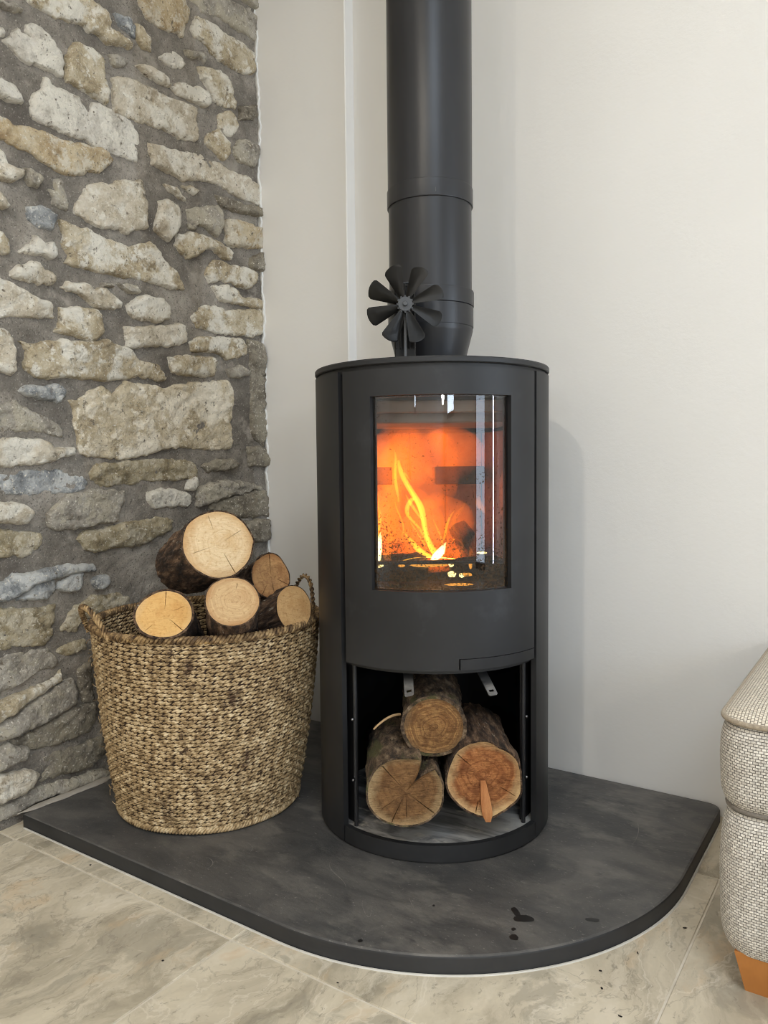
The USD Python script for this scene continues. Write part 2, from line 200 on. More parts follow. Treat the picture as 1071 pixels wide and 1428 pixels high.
M['window_frame'] = nmat('window_frame_paint', [(.3, srgb(60, 62, 64)), (.7, srgb(70, 72, 74))], 5, 2, .5)

# ---------------------------------------------------------------- naming and building
used = {}
def numbered(path):
    k = used.get(path, -1)+1; used[path] = k
    return path if k == 0 else '%s_%03d' % (path, k)
def tag(p, label=None, cat=None, group=None, kind=None):
    p = p.GetPrim()
    for k, v in (('label', label), ('category', cat), ('group', group), ('kind', kind)):
        if v: p.SetCustomDataByKey(k, v)
    return p
def thing(name, label=None, cat=None, loc=(0, 0, 0), basis=None, group=None, kind=None):
    x = UsdGeom.Xform.Define(stage, numbered('/World/'+name))
    b = np.eye(3) if basis is None else np.array(basis)           # rows: local axes in the world
    x.AddTransformOp().Set(Gf.Matrix4d(*[*b[0], 0], *[*b[1], 0], *[*b[2], 0], *[*loc, 1]))
    return tag(x, label, cat, group, kind)
def obj(name, mesh, m, parent=None, smooth=30, uv=None, **tags):
    root = '/World' if parent is None else str(parent.GetPath())
    o = usdkit.mesh(stage, numbered(root+'/'+name), mesh, M[m] if isinstance(m, str) else m, smooth, uv)
    if tags: tag(o, **tags)
    return o.GetPrim()
def cat(ms): return trimesh.util.concatenate([as_tri(m) for m in ms])
def as_tri(m):
    if isinstance(m, trimesh.Trimesh): return m
    v, f, _ = meshkit.arrays(m, False); return trimesh.Trimesh(v, f, process=False)
def box(x0, x1, y0, y1, z0, z1):
    b = trimesh.creation.box([x1-x0, y1-y0, z1-z0]); b.apply_translation([(x0+x1)/2, (y0+y1)/2, (z0+z1)/2]); return b
def bevel_box(x0, x1, y0, y1, z0, z1, r=.003):
    s = [m3.Manifold.cube([max(x1-x0-2*r*a, 1e-5), max(y1-y0-2*r*b, 1e-5), max(z1-z0-2*r*c, 1e-5)], True) for a, b, c in ((0, 1, 1), (1, 0, 1), (1, 1, 0))]
    return as_tri(m3.Manifold.batch_hull(s).translate([(x0+x1)/2, (y0+y1)/2, (z0+z1)/2]))
def lathe(prof, n=96):
    return trimesh.creation.revolve(np.array(prof, float), sections=n)
def arc_cs(r0, r1, a0, a1, n=64):
    t = np.radians(np.linspace(a0, a1, n))
    o = np.c_[np.cos(t), np.sin(t)]
    return m3.CrossSection([np.vstack([o*r1, (o*r0)[::-1]])])
def arc(r0, r1, a0, a1, z0, z1, n=64):
    return arc_cs(r0, r1, a0, a1, n).extrude(z1-z0).translate([0, 0, z0])
def tube(pts, rad, sides=8, closed=False, cap=True):
    p = np.asarray(pts, float); n = len(p); rad = np.broadcast_to(rad, (n,))
    t = np.roll(p, -1, 0)-np.roll(p, 1, 0) if closed else np.gradient(p, axis=0)
    t /= np.linalg.norm(t, axis=1, keepdims=True)+1e-12
    a = np.cross(t, np.where(np.abs(t[:, 2:]) < .9, [0, 0, 1.], [1., 0, 0])); a /= np.linalg.norm(a, axis=1, keepdims=True)+1e-12
    b = np.cross(t, a); an = np.arange(sides)*2*PI/sides
    v = p[:, None]+rad[:, None, None]*(np.cos(an)[None, :, None]*a[:, None]+np.sin(an)[None, :, None]*b[:, None])
    i, j = np.meshgrid(np.arange(n if closed else n-1), np.arange(sides), indexing='ij'); i2 = (i+1) % n; j2 = (j+1) % sides
    q = np.stack([i*sides+j, i2*sides+j, i2*sides+j2, i*sides+j2], -1).reshape(-1, 4)
    v = v.reshape(-1, 3); f = np.vstack([q[:, [0, 2, 1]], q[:, [0, 3, 2]]])
    if cap and not closed:
        k = len(v); v = np.vstack([v, p[:1], p[-1:]]); r = np.arange(sides)
        f = np.vstack([f, np.c_[np.full(sides, k), r, (r+1) % sides], np.c_[np.full(sides, k+1), (n-1)*sides+(r+1) % sides, (n-1)*sides+r]])
    return trimesh.Trimesh(v, f, process=False)
def smoothpath(ctrl, n=40):
    from scipy.interpolate import CubicSpline
    c = np.asarray(ctrl, float); t = np.r_[0, np.cumsum(np.linalg.norm(np.diff(c, axis=0), axis=1))]
    return CubicSpline(t, c)(np.linspace(0, t[-1], n))
def fb(p, s, o=4, seed=0): return meshkit.fbm(np.asarray(p)*s, o, seed)-.5
def rotz(m, deg):
    m.apply_transform(trimesh.transformations.rotation_matrix(math.radians(deg), [0, 0, 1])); return m

# outlines of the stones of the wall: colour kind, then y, z pairs in millimetres
STONES = [
('t',[-412,1840,-392,1837,-373,1835,-346,1835,-328,1845,-304,1847,-268,1858,-257,1845,-231,1848,-204,1844,-169,1848,-136,1857,-140,1868,-172,1869,-207,1874,-206,1900,-224,1910,-251,1910,-253,1934,-411,1857]),
('w',[-479,1726,-463,1739,-450,1759,-443,1768,-439,1758,-415,1760,-413,1765,-427,1770,-422,1787,-407,1794,-384,1794,-362,1785,-352,1767,-339,1751,-333,1733,-334,1710,-351,1707,-372,1710,-401,1705,-421,1705,-446,1712,-464,1719]),
('t',[-306,1794,-285,1799,-255,1799,-233,1793,-226,1780,-224,1753,-220,1735,-212,1713,-217,1689,-237,1694,-263,1696,-282,1700,-310,1703,-326,1699,-327,1723,-327,1750,-317,1776]),
('w',[-382,1689,-369,1688,-366,1677,-339,1676,-311,1678,-290,1677,-280,1662,-265,1649,-257,1664,-253,1680,-230,1684,-203,1681,-172,1676,-144,1673,-122,1664,-119,1634,-130,1600,-128,1578,-154,1578,-188,1576,-208,1575,-218,1570,-239,1574,-272,1578,-305,1579,-336,1577,-357,1578,-371,1579,-394,1580,-410,1584,-419,1598,-418,1622,-404,1642,-385,1661]),
('w',[-501,1755,-489,1754,-480,1751,-474,1742,-478,1734,-502,1723]),
('g',[-499,1809,-469,1809,-447,1814,-432,1810,-454,1800,-475,1798,-499,1794]),
('w',[-512,1642,-494,1644,-483,1637,-461,1640,-446,1632,-438,1609,-450,1606,-469,1604,-487,1603,-514,1603]),
('o',[-516,1562,-498,1561,-480,1559,-456,1554,-424,1562,-394,1565,-371,1564,-344,1558,-316,1560,-287,1568,-250,1572,-220,1568,-209,1557,-217,1543,-237,1524,-254,1514,-279,1510,-290,1495,-319,1491,-344,1485,-368,1492,-391,1495,-410,1500,-433,1508,-461,1510,-482,1515,-518,1516]),
('g',[-206,1814,-186,1819,-166,1821,-152,1814,-161,1799,-187,1790,-199,1798]),
('b',[-180,1923,-154,1927,-133,1927,-125,1914,-126,1884,-135,1884,-151,1893,-167,1905]),
('t',[-122,1921,-103,1921,-87,1908,-78,1902,-75,1878,-101,1871,-117,1882,-122,1893]),
('o',[-106,1999,-93,1972,-85,1953,-59,1953,-44,1949,-15,1956,17,1963,29,1957,40,1963,42,1986,57,2014,65,2036,58,2050,31,2065]),
('g',[50,2074,98,2069,107,2057,137,2066,174,2077,210,2078,254,2076,299,2079,326,2078,329,2151,307,2160,245,2146,203,2148]),
('g',[269,2176,308,2172,330,2167,331,2207]),
('t',[87,2039,116,2044,157,2046,188,2041,231,2045,275,2042,320,2034,315,1985,303,1969,272,1958,227,1957,174,1958,144,1963,124,1976,109,1984,80,1982,68,1995,71,2010]),
('w',[-45,1873,-17,1898,11,1908,29,1904,36,1892,23,1873,-5,1862,-28,1863]),
('g',[39,1926,63,1932,98,1943,122,1941,114,1923,102,1929,77,1924,67,1915,48,1915]),
('c',[-120,1821,-98,1832,-77,1830,-42,1829,-29,1821,-14,1810,-43,1805,-69,1806,-95,1808]),
('c',[-8,1812,12,1827,41,1840,59,1835,89,1850,119,1843,128,1818,117,1806,87,1802,58,1802,30,1802,6,1804]),
('t',[91,1905,121,1914,157,1921,189,1919,215,1907,225,1880,234,1854,231,1841,196,1836,159,1829,144,1842,124,1864,105,1882]),
('d',[242,1849,279,1867,320,1890,322,1851,319,1844,244,1813]),
('t',[168,1807,201,1826,228,1821,240,1791,220,1765,209,1754,187,1754,162,1763,162,1786]),
('c',[-198,1761,-154,1777,-121,1781,-88,1781,-44,1781,10,1782,58,1788,75,1787,76,1759,84,1718,81,1706,64,1695,16,1689,-30,1688,-74,1688,-126,1678,-158,1681,-190,1678,-195,1703]),
('t',[109,1718,125,1738,156,1756,177,1745,194,1728,191,1697,179,1678,158,1683,133,1693,113,1701]),
('g',[236,1753,264,1765,325,1771,324,1735,305,1700,273,1696,239,1695,221,1706,216,1724]),
('c',[-94,1637,-54,1644,-14,1647,33,1657,82,1667,122,1663,163,1667,216,1659,272,1662,318,1654,333,1627,330,1590,292,1592,258,1592,208,1596,161,1601,109,1599,59,1588,16,1575,-16,1581,-61,1583,-85,1586,-86,1611]),
('d',[139,1572,170,1574,207,1574,251,1571,292,1580,330,1582,328,1558,285,1555,228,1549,180,1546,154,1554]),
('g',[37,1504,76,1518,117,1531,153,1545,166,1527,161,1488,144,1450,124,1464,94,1472,69,1473,54,1451,40,1455]),
('t',[-10,1396,1,1424,34,1439,73,1448,103,1444,144,1443,181,1432,202,1422,198,1404,179,1396,148,1406,122,1415,92,1409,61,1382,32,1373,8,1377]),
('o',[178,1508,211,1520,267,1522,330,1522,329,1464,287,1454,241,1450,208,1438,181,1448]),
('c',[-64,1498,-37,1507,-6,1503,2,1484,-1,1448,-18,1419,-33,1399,-55,1407,-79,1415,-78,1443,-69,1469]),
('c',[-269,1484,-238,1492,-215,1495,-191,1514,-150,1522,-123,1532,-116,1514,-109,1476,-108,1418,-133,1405,-170,1389,-208,1390,-239,1384,-273,1390,-294,1397,-314,1401,-312,1417,-292,1454,-284,1472]),
('t',[-354,1376,-324,1372,-274,1368,-236,1361,-197,1357,-165,1354,-123,1374,-91,1385,-74,1368,-48,1342,-23,1331,-5,1319,14,1280,-24,1277,-60,1277,-104,1279,-150,1279,-177,1277,-220,1277,-270,1276,-314,1275,-346,1278,-334,1300,-348,1316,-343,1338,-349,1358]),
('c',[-516,1498,-501,1497,-489,1489,-484,1465,-463,1461,-444,1461,-443,1449,-458,1436,-477,1426,-495,1424,-519,1425]),
('g',[-439,1466,-425,1466,-406,1457,-401,1447,-410,1434,-426,1435,-435,1446]),
('g',[-365,1464,-345,1471,-342,1449,-336,1423,-338,1401,-358,1404,-375,1410,-371,1423,-380,1438,-363,1437]),
('c',[-517,1399,-505,1394,-491,1383,-484,1368,-492,1360,-519,1362]),
('b',[-438,1380,-415,1390,-385,1395,-362,1383,-370,1365,-376,1349,-401,1344,-420,1347,-436,1355]),
('t',[-521,1316,-509,1312,-494,1302,-484,1288,-490,1270,-523,1262]),
('w',[-425,1322,-415,1315,-399,1306,-379,1315,-369,1305,-377,1283,-390,1282,-410,1284,-436,1282,-458,1279,-449,1290,-429,1303]),
('c',[-483,1220,-485,1231,-457,1252,-431,1263,-411,1264,-402,1251,-378,1247,-374,1231,-386,1221,-406,1219,-423,1217,-452,1219]),
('c',[-531,1219,-513,1214,-490,1207,-465,1200,-440,1190,-411,1183,-391,1178,-385,1163,-383,1149,-410,1141,-436,1139,-465,1133,-493,1129,-535,1119]),
('c',[-362,1218,-344,1234,-316,1236,-287,1238,-276,1226,-257,1236,-238,1238,-211,1223,-192,1211,-190,1202,-220,1193,-247,1189,-270,1192,-288,1201,-310,1213,-324,1217]),
('g',[-249,1250,-214,1251,-222,1244,-249,1241]),
('g',[-200,1258,-161,1263,-144,1262,-128,1248,-162,1242,-186,1249]),
('t',[-368,1169,-344,1172,-329,1180,-307,1181,-289,1181,-267,1181,-254,1169,-250,1127,-270,1111,-285,1105,-307,1108,-335,1112,-360,1112,-379,1114,-370,1129,-362,1149]),
('c',[-172,1208,-153,1225,-127,1241,-101,1242,-66,1243,-44,1229,-42,1194,-77,1180,-117,1178,-150,1181,-171,1188]),
('c',[-184,1152,-139,1159,-87,1168,-4,1186,10,1184,22,1142,-7,1130,-53,1120,-106,1114,-182,1100,-185,1122]),
('t',[-467,1083,-445,1077,-415,1086,-382,1088,-364,1099,-336,1096,-285,1101,-239,1111,-216,1105,-188,1104,-164,1092,-144,1073,-110,1070,-84,1066,-54,1037,-63,1031,-107,1031,-146,1031,-191,1023,-251,1010,-289,1011,-340,1011,-382,1008,-419,1003,-439,1006,-456,1022,-458,1036,-449,1061]),
('c',[-530,1109,-518,1105,-494,1099,-486,1083,-481,1060,-483,1037,-483,1013,-492,1005,-511,1009,-534,1014]),
('t',[100,1357,121,1378,152,1387,184,1382,239,1386,284,1387,302,1378,295,1353,259,1329,226,1327,198,1333,150,1330,108,1318,94,1337]),
('t',[118,1310,171,1322,203,1320,230,1298,276,1306,328,1307,325,1281,280,1279,246,1279,213,1278,159,1274,133,1285]),
('t',[40,1214,65,1229,91,1252,126,1257,152,1254,168,1249,229,1263,327,1279,329,1242,319,1205,277,1191,220,1187,144,1181,93,1185,58,1187]),
('t',[27,1139,62,1158,113,1166,176,1173,237,1177,250,1156,246,1131,212,1118,168,1107,142,1123,111,1127,70,1121,36,1118]),
('t',[-45,1091,-8,1099,60,1105,110,1108,120,1091,108,1055,58,1053,14,1047,-37,1053,-44,1070]),
('g',[167,1080,211,1096,245,1088,255,1073,216,1063,177,1058]),
('d',[256,1177,290,1178,319,1167,325,1085,328,1003,327,900,314,861,285,875,265,887,262,959,262,1059]),
('d',[271,1402,280,1423,328,1450,329,1393,285,1393]),
('b',[-474,971,-459,984,-440,984,-417,984,-383,990,-359,983,-356,964,-381,953,-398,951,-421,957,-444,964,-457,960]),
('g',[-538,940,-508,939,-483,947,-458,936,-442,922,-409,918,-393,903,-370,885,-367,871,-388,871,-415,876,-447,883,-482,882,-540,880]),
('c',[-541,858,-493,864,-455,865,-422,861,-406,849,-403,841,-375,845,-347,844,-344,829,-376,823,-404,817,-437,810,-470,804,-508,803,-544,805]),
('p',[-353,958,-328,957,-294,981,-275,989,-252,996,-233,986,-229,978,-213,994,-188,1016,-163,1013,-134,1014,-95,1012,-68,1007,-31,1019,26,1029,85,1038,169,1047,190,1029,193,994,187,955,178,919,184,892,179,855,135,848,78,848,-15,852,-66,849,-111,838,-145,827,-196,820,-251,823,-297,825,-322,831,-329,845,-331,877,-339,915,-338,937]),
('b',[-545,784,-502,784,-470,794,-438,789,-391,792,-349,790,-321,778,-305,759,-322,746,-351,741,-397,737,-450,738,-492,739,-520,742,-528,749,-546,756]),
('v',[-302,784,-283,804,-236,810,-172,814,-130,817,-63,819,7,817,41,806,45,769,6,766,-32,763,-69,764,-109,763,-144,765,-182,754,-210,758,-246,751,-277,755,-299,768]),
('g',[-419,689,-395,710,-366,734,-323,738,-293,744,-235,742,-205,738,-205,711,-221,691,-224,661,-254,662,-289,660,-326,653,-362,653,-401,652,-414,664,-417,680]),
('c',[-547,723,-505,721,-474,715,-457,704,-455,690,-466,677,-492,676,-513,680,-549,682]),
('v',[-550,666,-508,662,-477,655,-438,647,-430,636,-439,617,-463,602,-482,597,-501,603,-553,606]),
('v',[-342,627,-319,645,-282,647,-235,652,-202,660,-157,660,-100,667,-55,658,-52,632,-102,614,-159,596,-213,598,-257,597,-292,592,-321,601,-332,617]),
('w',[-129,733,-89,739,-44,736,12,725,16,703,1,689,-46,691,-91,690,-122,691,-132,709]),
('g',[42,739,83,749,146,756,212,754,280,741,318,726,262,727,221,717,155,711,112,701,81,696,50,685,35,687]),
('d',[62,802,75,806,117,820,181,818,208,802,174,790,126,785,84,783]),
('d',[244,854,290,861,335,855,337,802,300,798,253,802,248,830]),
('d',[88,693,151,706,218,715,270,724,317,722,332,697,327,643,273,646,215,645,182,651,129,670,87,676]),
('d',[215,633,272,636,323,635,330,572,282,566,235,576,225,605]),
('w',[1,737,9,762,34,769,40,750,22,732]),
('b',[-528,548,-506,562,-481,560,-438,564,-397,571,-345,566,-301,562,-294,544,-327,548,-353,548,-381,542,-406,540,-439,537,-463,531,-483,521,-515,508,-557,508,-556,540]),
('b',[-502,503,-476,514,-450,531,-419,539,-402,535,-407,514,-425,495,-464,499]),
('b',[-399,532,-374,538,-349,544,-327,545,-328,529,-344,505,-365,502,-400,514]),
('b',[-313,524,-290,531,-264,531,-258,513,-277,497,-295,502]),
('v',[-558,494,-516,486,-458,481,-408,480,-409,455,-418,421,-427,399,-439,392,-469,396,-513,399,-562,398]),
('v',[-352,468,-311,481,-250,485,-202,468,-195,447,-236,443,-298,439,-343,427,-351,409,-380,411,-397,418,-379,440]),
('v',[-410,367,-395,377,-367,384,-338,385,-331,361,-361,357,-393,356]),
('g',[-569,377,-520,384,-476,384,-430,379,-413,359,-407,342,-425,331,-448,335,-472,328,-498,319,-526,312,-572,301]),
('t',[-573,281,-524,292,-492,296,-450,301,-412,311,-401,324,-399,298,-427,289,-457,278,-484,270,-516,257,-575,240]),
('g',[-575,232,-517,251,-475,264,-427,280,-399,292,-371,295,-358,263,-362,235,-395,224,-430,218,-454,209,-496,206,-528,200,-577,203]),
('d',[-523,174,-529,192,-481,198,-444,203,-395,216,-363,223,-315,225,-309,184,-325,155,-377,154,-416,150,-456,156,-492,161]),
('d',[-355,314,-321,333,-320,283,-315,225,-344,233,-356,269]),
('g',[-576,163,-538,193,-517,180,-492,166,-499,141,-534,137,-577,134]),
('d',[-454,126,-427,133,-378,131,-326,128,-292,128,-288,83,-329,69,-380,73,-426,76,-470,78,-458,106]),
('c',[-577,128,-519,120,-478,106,-462,95,-476,81,-503,65,-541,61,-580,61]),
('g',[-581,49,-538,52,-503,58,-470,65,-426,62,-374,56,-322,52,-284,47,-284,34,-315,31,-382,31,-431,36,-471,35,-504,29,-517,20,-549,23,-582,27]),
('c',[-45,1545,-13,1544,23,1529,28,1521,5,1524,-27,1533]),
('t',[15,1559,49,1569,73,1563,58,1548,34,1554]),
]

# ================================================================ the setting
HT = .03                                    # hearth top
WX, WL = -.7657, -.00837                    # stone faces: x = WX + WL*z
YB, YP, XP = .366, .327, -.463              # back wall, the pier beside the stones and its right-hand edge
# floor: stone-look tiles, each a piece, on a grout bed
fl = thing('floor', kind='structure')
obj('grout_bed', box(-.95, RX, FY, .5, -.06, -.0016), 'grout', fl)
TS, TX, TY = .647, -.0635, -.565
ix = [TX+k*TS for k in range(-2, 8)]; iy = [TY+k*TS for k in range(-7, 3)]
for i in range(len(ix)-1):
    for j in range(len(iy)-1):
        a, b, c, d = max(ix[i]+.0018, -.80), min(ix[i+1]-.0018, RX), max(iy[j]+.0018, FY), min(iy[j+1]-.0018, .40)
        if b-a > .03 and d-c > .03: obj('tile', bevel_box(a, b, c, d, -.012, 0, .0012), 'tile', fl)
# back wall: plaster, with the shallow pier beside the stones
wb = thing('wall_back', kind='structure')
obj('plaster', box(XP-.05, RX, YB, YB+.15, 0, CZ), 'plaster', wb)
obj('pier', bevel_box(-.95, XP, YP, YB+.15, 0, CZ, .0025), 'plaster', wb)
# stone wall
wl = thing('wall_left', kind='structure')
gy, gz = np.meshgrid(np.arange(-1.5, YP+.03, .008), np.arange(-.01, 2.76, .008), indexing='ij')
g = np.stack([np.zeros_like(gy), gy, gz], -1)
gx = WX+WL*gz-.016+.018*fb(g, 9, 4, 3)+.009*fb(g*[1, 1, 1.6], 34, 4, 5)+.004*np.abs(fb(g, 70, 2, 8))
nz_, ny_ = gy.shape[1], gy.shape[0]
idx = np.arange(ny_*nz_).reshape(ny_, nz_)
quads = np.stack([idx[:-1, :-1], idx[1:, :-1], idx[1:, 1:], idx[:-1, 1:]], -1).reshape(-1, 4)
obj('mortar', (np.stack([gx, gy, gz], -1).reshape(-1, 3), quads), 'mortar', wl, True)
obj('wall_core', box(-1.1, -.82, FY, YB+.15, 0, CZ), 'mortar', wl)
obj('plaster', box(-.82, -.79, FY, -1.49, 0, CZ), 'plaster', wl)
def stone_mesh(poly, seed, depth):
    rng = np.random.default_rng(seed)
    P = Polygon(poly).buffer(0)
    if P.geom_type != 'Polygon': P = max(P.geoms, key=lambda q: q.area)
    def ringpts(Q, step, jit):
        if Q.is_empty: return np.zeros((0, 2))
        out = []
        for q in getattr(Q, 'geoms', [Q]):
            L = q.exterior.length; n = max(8, int(L/step))
            p = np.array([q.exterior.interpolate(s).coords[0] for s in np.linspace(0, L, n, endpoint=False)])
            c = np.c_[p, np.full(n, seed*.37)]
            p = p+jit*np.c_[fb(c, 70, 3, seed), fb(c, 70, 3, seed+9)]*2
            out.append(p)
        return np.vstack(out)
    step = .0046
    b0 = ringpts(P.buffer(.0032), step, .0068)
    P2 = Polygon(b0).buffer(0); P2 = P2 if P2.geom_type == 'Polygon' else max(P2.geoms, key=lambda q: q.area)
    r1 = ringpts(P2.buffer(-.0014), step, 0); r2 = ringpts(P2.buffer(-.0045), step, 0)
    x0, y0, x1, y1 = P2.bounds
    gx, gy = np.meshgrid(np.arange(x0, x1, .0054), np.arange(y0, y1, .0054)); gp = np.c_[gx.ravel(), gy.ravel()]+rng.uniform(-.0018, .0018, (gx.size, 2))
    In = P2.buffer(-.0075)
    gp = gp[contains_xy(In, gp[:, 0], gp[:, 1])] if not In.is_empty else np.zeros((0, 2))
    pts = np.vstack([b0, r1, r2, gp])
    tri = Delaunay(pts).simplices
    cen = pts[tri].mean(1)
    tri = tri[contains_xy(P2, cen[:, 0], cen[:, 1])]
    d = distance(P2.exterior, shp_points(pts[:, 0], pts[:, 1]))
    d[:len(b0)] = 0
    c3 = np.c_[np.zeros(len(pts)), pts]+seed*1.31
    ridg = np.abs(fb(c3, 22, 3, seed))
    face = np.full(len(pts), depth)                                   # cleft face: a few broken planes
    for q in range(7):
        cpt = pts[rng.integers(len(pts))]; an = rng.uniform(0, 2*PI); sl = rng.uniform(.04, .30)
        face = np.minimum(face, depth+rng.uniform(.001, .008)-sl*((pts-cpt)@[math.cos(an), math.sin(an)]))
    face = np.maximum(face, depth*.62+.12*np.maximum(face-depth*.62, -.02))
    e_ = np.minimum(d/.004, 1)
    h = -.006+face*(1-np.exp(-d/.0022))+e_*(.010*fb(c3, 11, 3, seed+1)-.012*ridg+.012*fb(c3*[1, 1, 1.5], 45, 4, seed+2)+.008*fb(c3, 130, 3, seed+4)-.010*np.maximum(0, fb(c3, 60, 3, seed+6)-.12))
    h[:len(b0)] = -.012
    v = np.c_[WX+WL*pts[:, 1]-.012+h, pts]
    e = np.cross(pts[tri[:, 1]]-pts[tri[:, 0]], pts[tri[:, 2]]-pts[tri[:, 0]])
    tri[e < 0] = tri[e < 0][:, ::-1]
    return trimesh.Trimesh(v, tri, process=False)
for i, (k, fl_) in enumerate(STONES):
    p = np.array(fl_, float).reshape(-1, 2)/1000
    rng = np.random.default_rng(i+50)
    obj('stone', stone_mesh(p, i+1, .0165+.011*rng.random()+(.003 if k in 'tcp' else 0)), 'stone_'+k, wl, 50)
# the same masonry goes on to the left of and above what the photograph takes in
rng = np.random.default_rng(7)
for (ya, yb, za, zb) in ((-1.48, -.588, .03, 2.7), (-.60, .30, 2.32, 2.72)):
    z = za
    while z < zb-.05:
        hgt = rng.uniform(.06, .13); y = ya+rng.uniform(-.14, .02)*(ya < -1)+rng.uniform(0, .05)*(ya > -1)
        while y < yb-.06:
            w = min(rng.uniform(.09, .30), yb-y); t = np.linspace(0, 2*PI, 12, endpoint=False)
            q = np.c_[y+w/2+(w/2-.010)*np.sign(np.cos(t))*np.abs(np.cos(t))**.6*rng.uniform(.85, 1, 12), z+hgt/2+(hgt/2-.010)*np.sign(np.sin(t))*np.abs(np.sin(t))**.6*rng.uniform(.8, 1, 12)]
            obj('stone', stone_mesh(q, int(rng.integers(200, 900)), rng.uniform(.012, .022)), 'stone_'+rng.choice(list('cctwgvd')), wl, 50)
            y += w+rng.uniform(.0, .012)
        z += hgt+rng.uniform(.0, .01)
# ragged white paint edge where the plaster meets the stones
zz = np.arange(HT, CZ, .006); n = len(zz); c = np.c_[np.zeros(n), np.zeros(n), zz]
wv = .020*fb(c, 12, 4, 2)+.012*fb(c, 50, 3, 8)
cx = WX+WL*zz-.009+wv
pts = np.c_[cx, np.full(n, YP), zz]
prof = np.array([(-.03, .004), (-.004, -.004), (0, -.0045), (.0018, -.0025), (.0022, .004)])
V = np.stack([pts+np.c_[np.full(n, a)+.003*fb(c, 90, 3, int(50+1000*(a+.1))), np.full(n, b)-.003*fb(c, 40, 3, 4)*(b < 0), np.zeros(n)] for a, b in prof], 1)
I = np.arange(n*5).reshape(n, 5)
obj('paint_edge', (V.reshape(-1, 3), np.stack([I[:-1, :-1], I[:-1, 1:], I[1:, 1:], I[1:, :-1]], -1).reshape(-1, 4)), 'white_paint', wb, 40)
# the rest of the room, behind the camera
def with_holes(axis, pos, lo, hi, holes, t=.12):
    """A wall at axis = pos spanning lo..hi with window holes (a0, a1, z0, z1)."""
    cs = m3.CrossSection.square([hi-lo, CZ]).translate([lo, 0])
    for a0, a1, z0, z1 in holes: cs = cs-m3.CrossSection.square([a1-a0, z1-z0]).translate([a0, z0])
    m = as_tri(cs.extrude(t)); v = m.vertices.copy()
    m.vertices = np.c_[v[:, 2]+pos, v[:, 0], v[:, 1]] if axis == 'x' else np.c_[v[:, 0], pos-v[:, 2], v[:, 1]]
    if axis == 'x': pass
    m.fix_normals(); return m
obj('wall_right', with_holes('x', RX, FY, YB+.15, WINS), 'plaster', kind='structure')
obj('wall_front', with_holes('y', FY, -1.1, RX+.1, FWINS), 'plaster', kind='structure')
cei = m3.CrossSection.square([RX+1.2, YB+.25-FY]).translate([-1.1, FY-.1])-m3.CrossSection.square([ROOF[1]-ROOF[0], ROOF[3]-ROOF[2]]).translate([ROOF[0], ROOF[2]])
obj('ceiling', cei.extrude(.1).translate([0, 0, CZ]), 'ceiling_paint', kind='structure')
k = 0
for (a0, a1, z0, z1), ax in [(w, 'x') for w in WINS]+[(w, 'y') for w in FWINS]:
    k += 1
    w = thing('window_%d' % k, kind='structure')
    for q in ((a0, a0+.035, z0, z1), (a1-.035, a1, z0, z1), (a0, a1, z0, z0+.05), (a0, a1, z1-.05, z1)):
        obj('window_frame', box(RX-.01, RX+.05, q[0], q[1], q[2], q[3]) if ax == 'x' else box(q[0], q[1], FY-.05, FY+.01, q[2], q[3]), 'window_frame', w)
for i, (x, y) in enumerate(SPOTS):
    r = lathe([(.048, CZ-.010), (.062, CZ-.010), (.064, CZ-.006), (.064, CZ), (.048, CZ)], 24); r.apply_translation([x, y, 0])
    obj('trim_%d' % (i+1), r, 'white_paint', kind='structure')

# ================================================================ the hearth
t = np.radians(np.linspace(-90, 0, 40))
R_H = .53
outl = [(-.752, -.522)]+[(.007+R_H*math.cos(a), .006-.001+R_H*math.sin(a)) for a in t]+[(.537, .30)]+[(.507+.03*math.cos(a), .330+.03*math.sin(a)) for a in np.radians(np.linspace(0, 90, 8))]+[(XP, .360), (XP, YP-.002), (-.752, YP-.002)]
def slab(o, z0, z1, r=.005):
    o = np.array(o, float); x_, y_ = o[:, 0], o[:, 1]
    if (x_*np.roll(y_, -1)-y_*np.roll(x_, -1)).sum() < 0: o = o[::-1]
    base = m3.CrossSection([o])
    # chamfered arris: outer outline below, inset outline on top
    v, f = [], []
    po = np.array(base.to_polygons()[0]); n = len(po)
    nn = np.roll(po, -1, 0)-np.roll(po, 1, 0); nn /= np.linalg.norm(nn, axis=1, keepdims=True); nn = np.c_[nn[:, 1], -nn[:, 0]]
    ctr = Polygon(po)
    lev = [(0, z0), (0, z1-r), (-r*.3, z1-r*.35), (-r, z1)]
    V = np.vstack([np.c_[po+nn*q, np.full(n, z)] for q, z in lev])
    F = []
    for a_ in range(len(lev)-1):
        i = np.arange(n); j = (i+1) % n
        F += [np.c_[a_*n+i, a_*n+j, (a_+1)*n+j], np.c_[a_*n+i, (a_+1)*n+j, (a_+1)*n+i]]
    top = trimesh.creation.triangulate_polygon(Polygon(V[-n:, :2]), engine='earcut')
    tv, tf = top; k = len(V)
    V = np.vstack([V, np.c_[tv, np.full(len(tv), z1)]]); F.append(tf+k)
    return trimesh.Trimesh(V, np.vstack(F), process=False)
he = thing('slate_hearth', 'dark grey slate hearth slab with rounded front under the stove', 'hearth')
sl = slab(outl, .0, HT)
fn = sl.face_normals[:, 2] > .5
obj('slab', sl.submesh([np.where(fn)[0]], append=True), 'slate', he)
obj('slab_edge', sl.submesh([np.where(~fn)[0]], append=True), 'slate_edge', he, 40, label='dark polished front edge of the slate slab')
